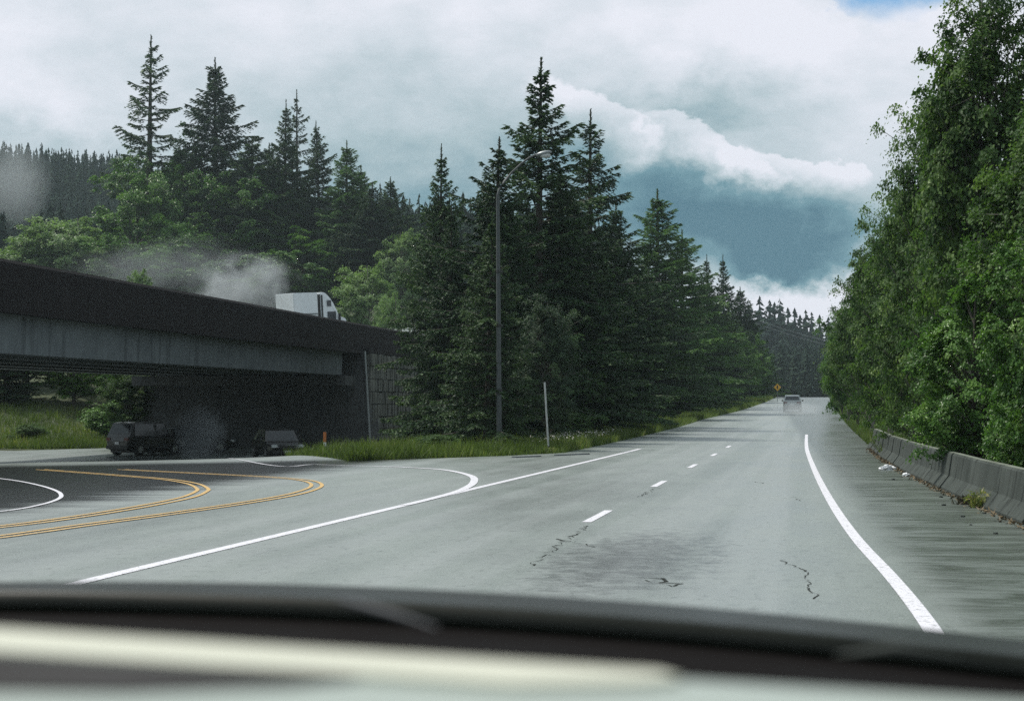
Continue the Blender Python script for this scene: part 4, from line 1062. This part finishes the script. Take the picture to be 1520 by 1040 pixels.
# broken kerb pieces by the leaning post
for (xa, ya_, xb, yb_, lab) in ((762, 679, 800, 677.5, 'broken grey kerb piece lying left of the leaning post'), (825, 676, 872, 674, 'flat grey kerb piece lying right of the leaning post')):
    a, b = on_ground(xa, ya_), on_ground(xb, yb_); d = b - a
    o = box('kerb_piece', (0, -.12, -.02), (d.length, .09, .04), M_CONC, None, .02); o.location = a; o.rotation_euler[2] = math.atan2(d.y, d.x); tag(o, lab, 'kerb')
# ------------------------------------------------------------------ warning sign
SY = 250.0; sp0 = at_Y(1154, 574.5, SY); sg = empty('warning_sign', (sp0.x, SY, gz(sp0.x, SY))); tag(sg, 'yellow diamond road sign on a post by the crest', 'sign')
zc = sp0.z - sg.location[2]
tube('post', [(0, .06, -.3), (0, .06, zc + .3)], .04, M_GALV, sg, 6)
bm = bmesh.new(); bmesh.ops.create_cube(bm, size=1, matrix=Matrix.Translation((0, 0, zc)) @ Matrix.Rotation(math.pi / 4, 4, 'Y') @ Matrix.Diagonal((.70, .02, .70, 1)))
panel = bm_obj('sign_panel', bm, simple('sign_yellow', (.75, .40, .03), .4, var=.03), sg)
bm = bmesh.new(); V = [bm.verts.new((x, -.016, zc + z)) for x, z in ((-.07, -.27), (.07, -.27), (.07, -.10), (.12, -.10), (.12, .05), (.07, .05), (.07, .14), (.13, .14), (0, .30), (-.13, .14), (-.07, .14), (-.07, .05), (-.12, .05), (-.12, -.10), (-.07, -.10))]
fc = bm.faces.new(V); bmesh.ops.extrude_face_region(bm, geom=[fc]); bmesh.ops.translate(bm, verts=[v for v in bm.verts][:15], vec=(0, -.004, 0)); bm_obj('sign_symbol', bm, M_TRIM, panel)
# ------------------------------------------------------------------ power line on the far hillside
pl = empty('power_line', (0, 430, gz(0, 430))); tag(pl, 'thin overhead wires crossing the far wooded hillside', 'power line')
A0, B0 = at_Y(1100, 466, 430), at_Y(1330, 526, 430)
for dz in (0, -.9):
    pts = []
    for t in np.linspace(0, 1, 14):
        q = A0.lerp(B0, t); q.z += dz - 2.2 * 4 * t * (1 - t) * .5; pts.append((q.x, q.y - 430, q.z - pl.location[2]))
    tube('wire', pts, .05, M_GALV, pl, 4)
for q in (A0, B0):
    tube('pole', [(q.x, .4, gz(q.x, 430) - pl.location[2] - .5), (q.x, .4, q.z + .6 - pl.location[2])], .16, M_BARK, pl, 8)
# ------------------------------------------------------------------ litter and weeds at the barrier foot
def crumple(name, label, px, py, s, mat, cat):
    p = on_ground(px, py); bm = bmesh.new(); bmesh.ops.create_icosphere(bm, subdivisions=3, radius=1)
    rr = random.Random(int(px))
    for v in bm.verts: v.co *= 1 + rr.uniform(-.28, .28); v.co.x *= s[0]; v.co.y *= s[1]; v.co.z = max(v.co.z, -.3) * s[2]
    o = bm_obj(name, bm, mat, smooth=False); o.location = p + Vector((0, 0, s[2] * .28)); tag(o, label, cat); return o
M_BAG = simple('white_plastic_bag', (.75, .77, .8), .35)
crumple('plastic_bag', 'crumpled white plastic bag near the foot of the barrier', 1317, 697, (.20, .18, .10), M_BAG, 'litter')
crumple('paper_scrap', 'small white scrap of paper against the barrier foot', 1345, 706, (.085, .10, .06), M_BAG, 'litter')
for (x, y, s) in ((1326, 712, .04), (1397, 738, .035), (1401, 750, .035), (1429, 767, .035), (1478, 792, .03), (1441, 779, .02), (1461, 762, .03)):
    crumple('stone', 'pale pebble lying on the wet shoulder', x, y, (s, s * .8, s * .6), M_BARR, 'stone')['group'] = 'pebbles on the shoulder'
rg = np.random.default_rng(31)
def weeds(name, label, cx, cy, n, spread, h, seed, mat, cat='weed'):
    rg = np.random.default_rng(seed); p = on_ground(cx, cy)
    P = np.stack([rg.normal(0, spread, n), rg.normal(0, spread, n), np.zeros(n)], 1); D = rg.normal(0, .5, (n, 3)); D[:, 2] = 1; D /= np.linalg.norm(D, axis=1)[:, None]
    V, Fc = tri_tufts(P, D, rg.uniform(.4, 1, n) * h, np.full(n, .012), rg)
    P2 = P + D * (h * rg.uniform(.2, .7, n))[:, None]; D2 = rg.normal(0, 1, (n, 3)); D2 /= np.linalg.norm(D2, axis=1)[:, None]
    V2, F2 = tri_tufts(P2, D2, np.full(n, h * .3), np.full(n, .02), rg); VV, FF = join_arrays([(V, Fc), (V2, F2)])
    o = np_mesh(name, VV, FF, mat, None, False, {'tint': ('FACE', rg.uniform(.5, 1, len(FF)))}); o.location = p; return tag(o, label, cat)
weeds('weed', 'dark brown weed clump at the barrier joint', 1438, 748, 160, .10, .22, 1, simple('brown_weed', (.07, .06, .035), .8))
weeds('weed', 'dry straw coloured grass tuft leaning on the barrier', 1452, 753, 60, .05, .42, 2, M_GRASS)
weeds('weed', 'grass tuft growing round the foot of the leaning post', 815, 672, 140, .12, .30, 3, M_GRASS)
n = 1500; Y = rg.uniform(20, 72, n); X = BARX(Y) - np.abs(rg.normal(0, .09, n)); P = np.stack([X, Y, ground(X, Y)], 1)
D = rg.normal(0, 1, (n, 3)); D[:, 2] = np.abs(D[:, 2]) * .5; D /= np.linalg.norm(D, axis=1)[:, None]
V, Fc = tri_tufts(P, D, rg.uniform(.03, .12, n), np.full(n, .018), rg)
tag(np_mesh('dead_leaves', V, Fc, simple('dead_leaf', (.13, .095, .05), .8, var=.5)), 'line of dead leaves and grit along the foot of the barrier', 'debris', kind='stuff')

# ------------------------------------------------------------------ the car the view is taken from
me_car = empty('own_car', (-.75, 2.0, 0)); tag(me_car, 'dark car bonnet and pale dashboard out of focus right behind the windscreen', 'car')
def surf(name, ys, xs, zf, mat, th=.03):
    V = []; 
    for lay in (0, -th):
        for y in ys:
            for x in xs: V.append((x + .75, y - 2.0, zf(x, y) + lay))
    ny_, nx_ = len(ys), len(xs); Fc = []; N = nx_ * ny_
    for i in range(ny_ - 1):
        for j in range(nx_ - 1):
            a = i * nx_ + j; Fc += [(a, a + 1, a + nx_ + 1, a + nx_), (N + a, N + a + nx_, N + a + nx_ + 1, N + a + 1)]
    for i in range(ny_ - 1):
        a = i * nx_; Fc.append((a, a + nx_, N + a + nx_, N + a)); a = i * nx_ + nx_ - 1; Fc.append((a, N + a, N + a + nx_, a + nx_))
    for j in range(nx_ - 1):
        Fc.append((j, N + j, N + j + 1, j + 1)); a = (ny_ - 1) * nx_ + j; Fc.append((a, a + 1, N + a + 1, N + a))
    return np_mesh(name, np.array(V), np.array(Fc), mat, me_car, True)
def crown(x, k=.052): return -k * (x + .75) ** 2 * 1.0
M_HOOD = simple('dark_green_grey_bonnet', (.010, .012, .009), .42, var=.1, coat=.15)
M_DASH = simple('cream_dashboard', (.52, .52, .43), .55, var=.05, scale=3)
M_DASHG = simple('grey_green_dashboard', (.30, .34, .31), .5, var=.05, scale=3)
M_COWL = simple('matt_black_cowl', (.005, .004, .004), .95)
for mm in (M_HOOD, M_COWL): mm.node_tree.nodes['Principled BSDF'].inputs['Specular IOR Level'].default_value = .06 if mm is M_COWL else .16
M_HOOD.node_tree.nodes['Principled BSDF'].inputs['Coat Weight'].default_value = 0
surf('bonnet', np.linspace(1.85, 2.42, 14), np.linspace(-1.6, .45, 40), lambda x, y: 1.470 + crown(x) + .03 * S((2.4 - y) / .6) - .10 * max(0, (y - 2.2) / .22) ** 2, M_HOOD)
surf('cowl', np.linspace(.80, 1.85, 10), np.linspace(-1.55, .45, 30), lambda x, y: 1.478 + crown(x) - .03 * (1.85 - y), M_COWL)
def dz(x, y): return 1.6020 - .040 * (x + .35) - .05 * max(0, (y - .735) / .05) ** 2
surf('dashboard', np.linspace(.30, .785, 40), np.linspace(-1.4, .5, 50), dz, M_DASHG, .14)
def patch(name, pts, lift, mat, depth=.004):
    bm = bmesh.new(); bm.faces.new([bm.verts.new((x + .75, y - 2.0, dz(x, y) + lift)) for x, y in pts])
    ex = bmesh.ops.extrude_face_region(bm, geom=list(bm.faces)); bmesh.ops.translate(bm, verts=[v for v in ex['geom'] if isinstance(v, bmesh.types.BMVert)], vec=(0, 0, -depth))
    return bm_obj(name, bm, mat, me_car)
patch('dash_trim', [(-1.3, .740), (-.35, .742), (-.06, .742), (-.05, .722), (-.065, .705), (-.11, .680), (-.165, .680), (-.24, .678), (-1.3, .676)], .003, M_DASH)
patch('vent_slot', [(-1.3, .6755), (-.24, .6775), (-.17, .6795), (-.19, .655), (-.24, .618), (-.29, .602), (-1.3, .600)], .0012, simple('vent_black', (.006, .004, .004), .9), .01)
# wiper arm resting on the cowl
def cpt(px, py, Y): q = at_Y(px, py, Y); return (q.x + .75, q.y - 2.0, q.z)
tube('wiper_arm', [cpt(500, 888, 1.10), cpt(530, 897, 1.05), cpt(585, 912, 1.02), cpt(650, 932, .98)], [.001, .0025, .0025, .001], simple('grey_wiper', (.03, .033, .040), .6), me_car, 8)
tube('wiper_blade', [cpt(1240, 972, 1.05), cpt(1330, 964, 1.05), cpt(1425, 974, 1.05)], [.001, .004, .001], simple('blade_grey', (.02, .025, .02), .6), me_car, 8)
# windscreen pane: clean glass one looks straight through
gm = bpy.data.materials.new('windscreen_glass'); gm.use_nodes = True; gt = gm.node_tree; gt.nodes.clear()
tb_ = gt.nodes.new('ShaderNodeBsdfTransparent'); go = gt.nodes.new('ShaderNodeOutputMaterial'); gt.links.new(tb_.outputs[0], go.inputs[0])
bm = bmesh.new(); V = [bm.verts.new((x + .75, y - 2, z)) for x, y, z in ((-1.45, 1.30, 1.44), (.42, 1.30, 1.40), (.34, .55, 2.05), (-1.37, .55, 2.08))]; bm.faces.new(V)
bm_obj('windscreen', bm, gm, me_car)

# ------------------------------------------------------------------ haze, spray and stand-ins for windscreen reflections
def vol(name, lo, hi, dens, colr, kindlabel=None, noisy=None, aniso=.2):
    bm = bmesh.new(); add_box(bm, lo, hi); m = bpy.data.materials.new(name); m.use_nodes = True; t = NT(m.node_tree); t.n.clear()
    o = t.new('ShaderNodeOutputMaterial'); pv = t.new('ShaderNodeVolumePrincipled'); pv.inputs['Color'].default_value = (*colr, 1); pv.inputs['Anisotropy'].default_value = aniso
    pv.inputs['Density'].default_value = dens
    if noisy:
        tcx = t.new('ShaderNodeTexCoord').outputs['Generated']; c = t.mapping(tcx, (2, 2, 2), loc=(-1, -1, -1))
        ln = t.new('ShaderNodeVectorMath', operation='LENGTH'); t.l.new(c, ln.inputs[0])
        nz = t.noise(t.mapping(t.new('ShaderNodeTexCoord').outputs['Object'], (1, 1, 1)), noisy, 4, .6)
        f = t.m('SUBTRACT', t.m('ADD', 1.0, t.m('MULTIPLY', t.m('SUBTRACT', nz, .5), 2.4)), ln.outputs['Value'])
        f = t.m('MULTIPLY', t.smooth(f, 0.0, .9), t.smooth(ln.outputs['Value'], 1.0, .75))
        t.l.new(t.m('MULTIPLY', f, dens), pv.inputs['Density'])
    t.l.new(pv.outputs[0], o.inputs['Volume'])
    ob = bm_obj(name, bm, m); tag(ob, kindlabel, name.replace('_', ' ') if kindlabel else None, kind='stuff'); return ob
vol('haze', (-905, -305, -8), (905, 1305, 130), .00016, (.75, .92, .98))
def puff(name, label, px0, py0, px1, py1, Y, dY, dens, noisy):
    a, b = at_Y(px0, py1, Y), at_Y(px1, py0, Y); vol(name, (a.x, Y - dY, a.z), (b.x, Y + dY, b.z), dens, (.85, .92, .95), label, noisy)
puff('spray', 'white spray blown back from the truck over the overpass', 270, 362, 462, 520, 141.6, 2.4, .42, .45)
puff('mist', 'thin mist drifting over the maples behind the parapet', 60, 330, 400, 470, 175, 6, .030, .14)
puff('mist', 'pale haze wisp standing in for a windscreen reflection before the far ridge', -40, 190, 80, 345, 300, 10, .036, .06)  # volume added in place of a reflection in the windscreen
puff('spray', 'low spray thrown up behind the silver car', 1125, 592, 1235, 632, 178, 9, .16, .5)
puff('spray', 'pale haze puff standing in for a windscreen reflection under the overpass between the black cars', 255, 585, 345, 705, 88, 1.6, .45, .35)  # pale windscreen reflection, built as an added volume
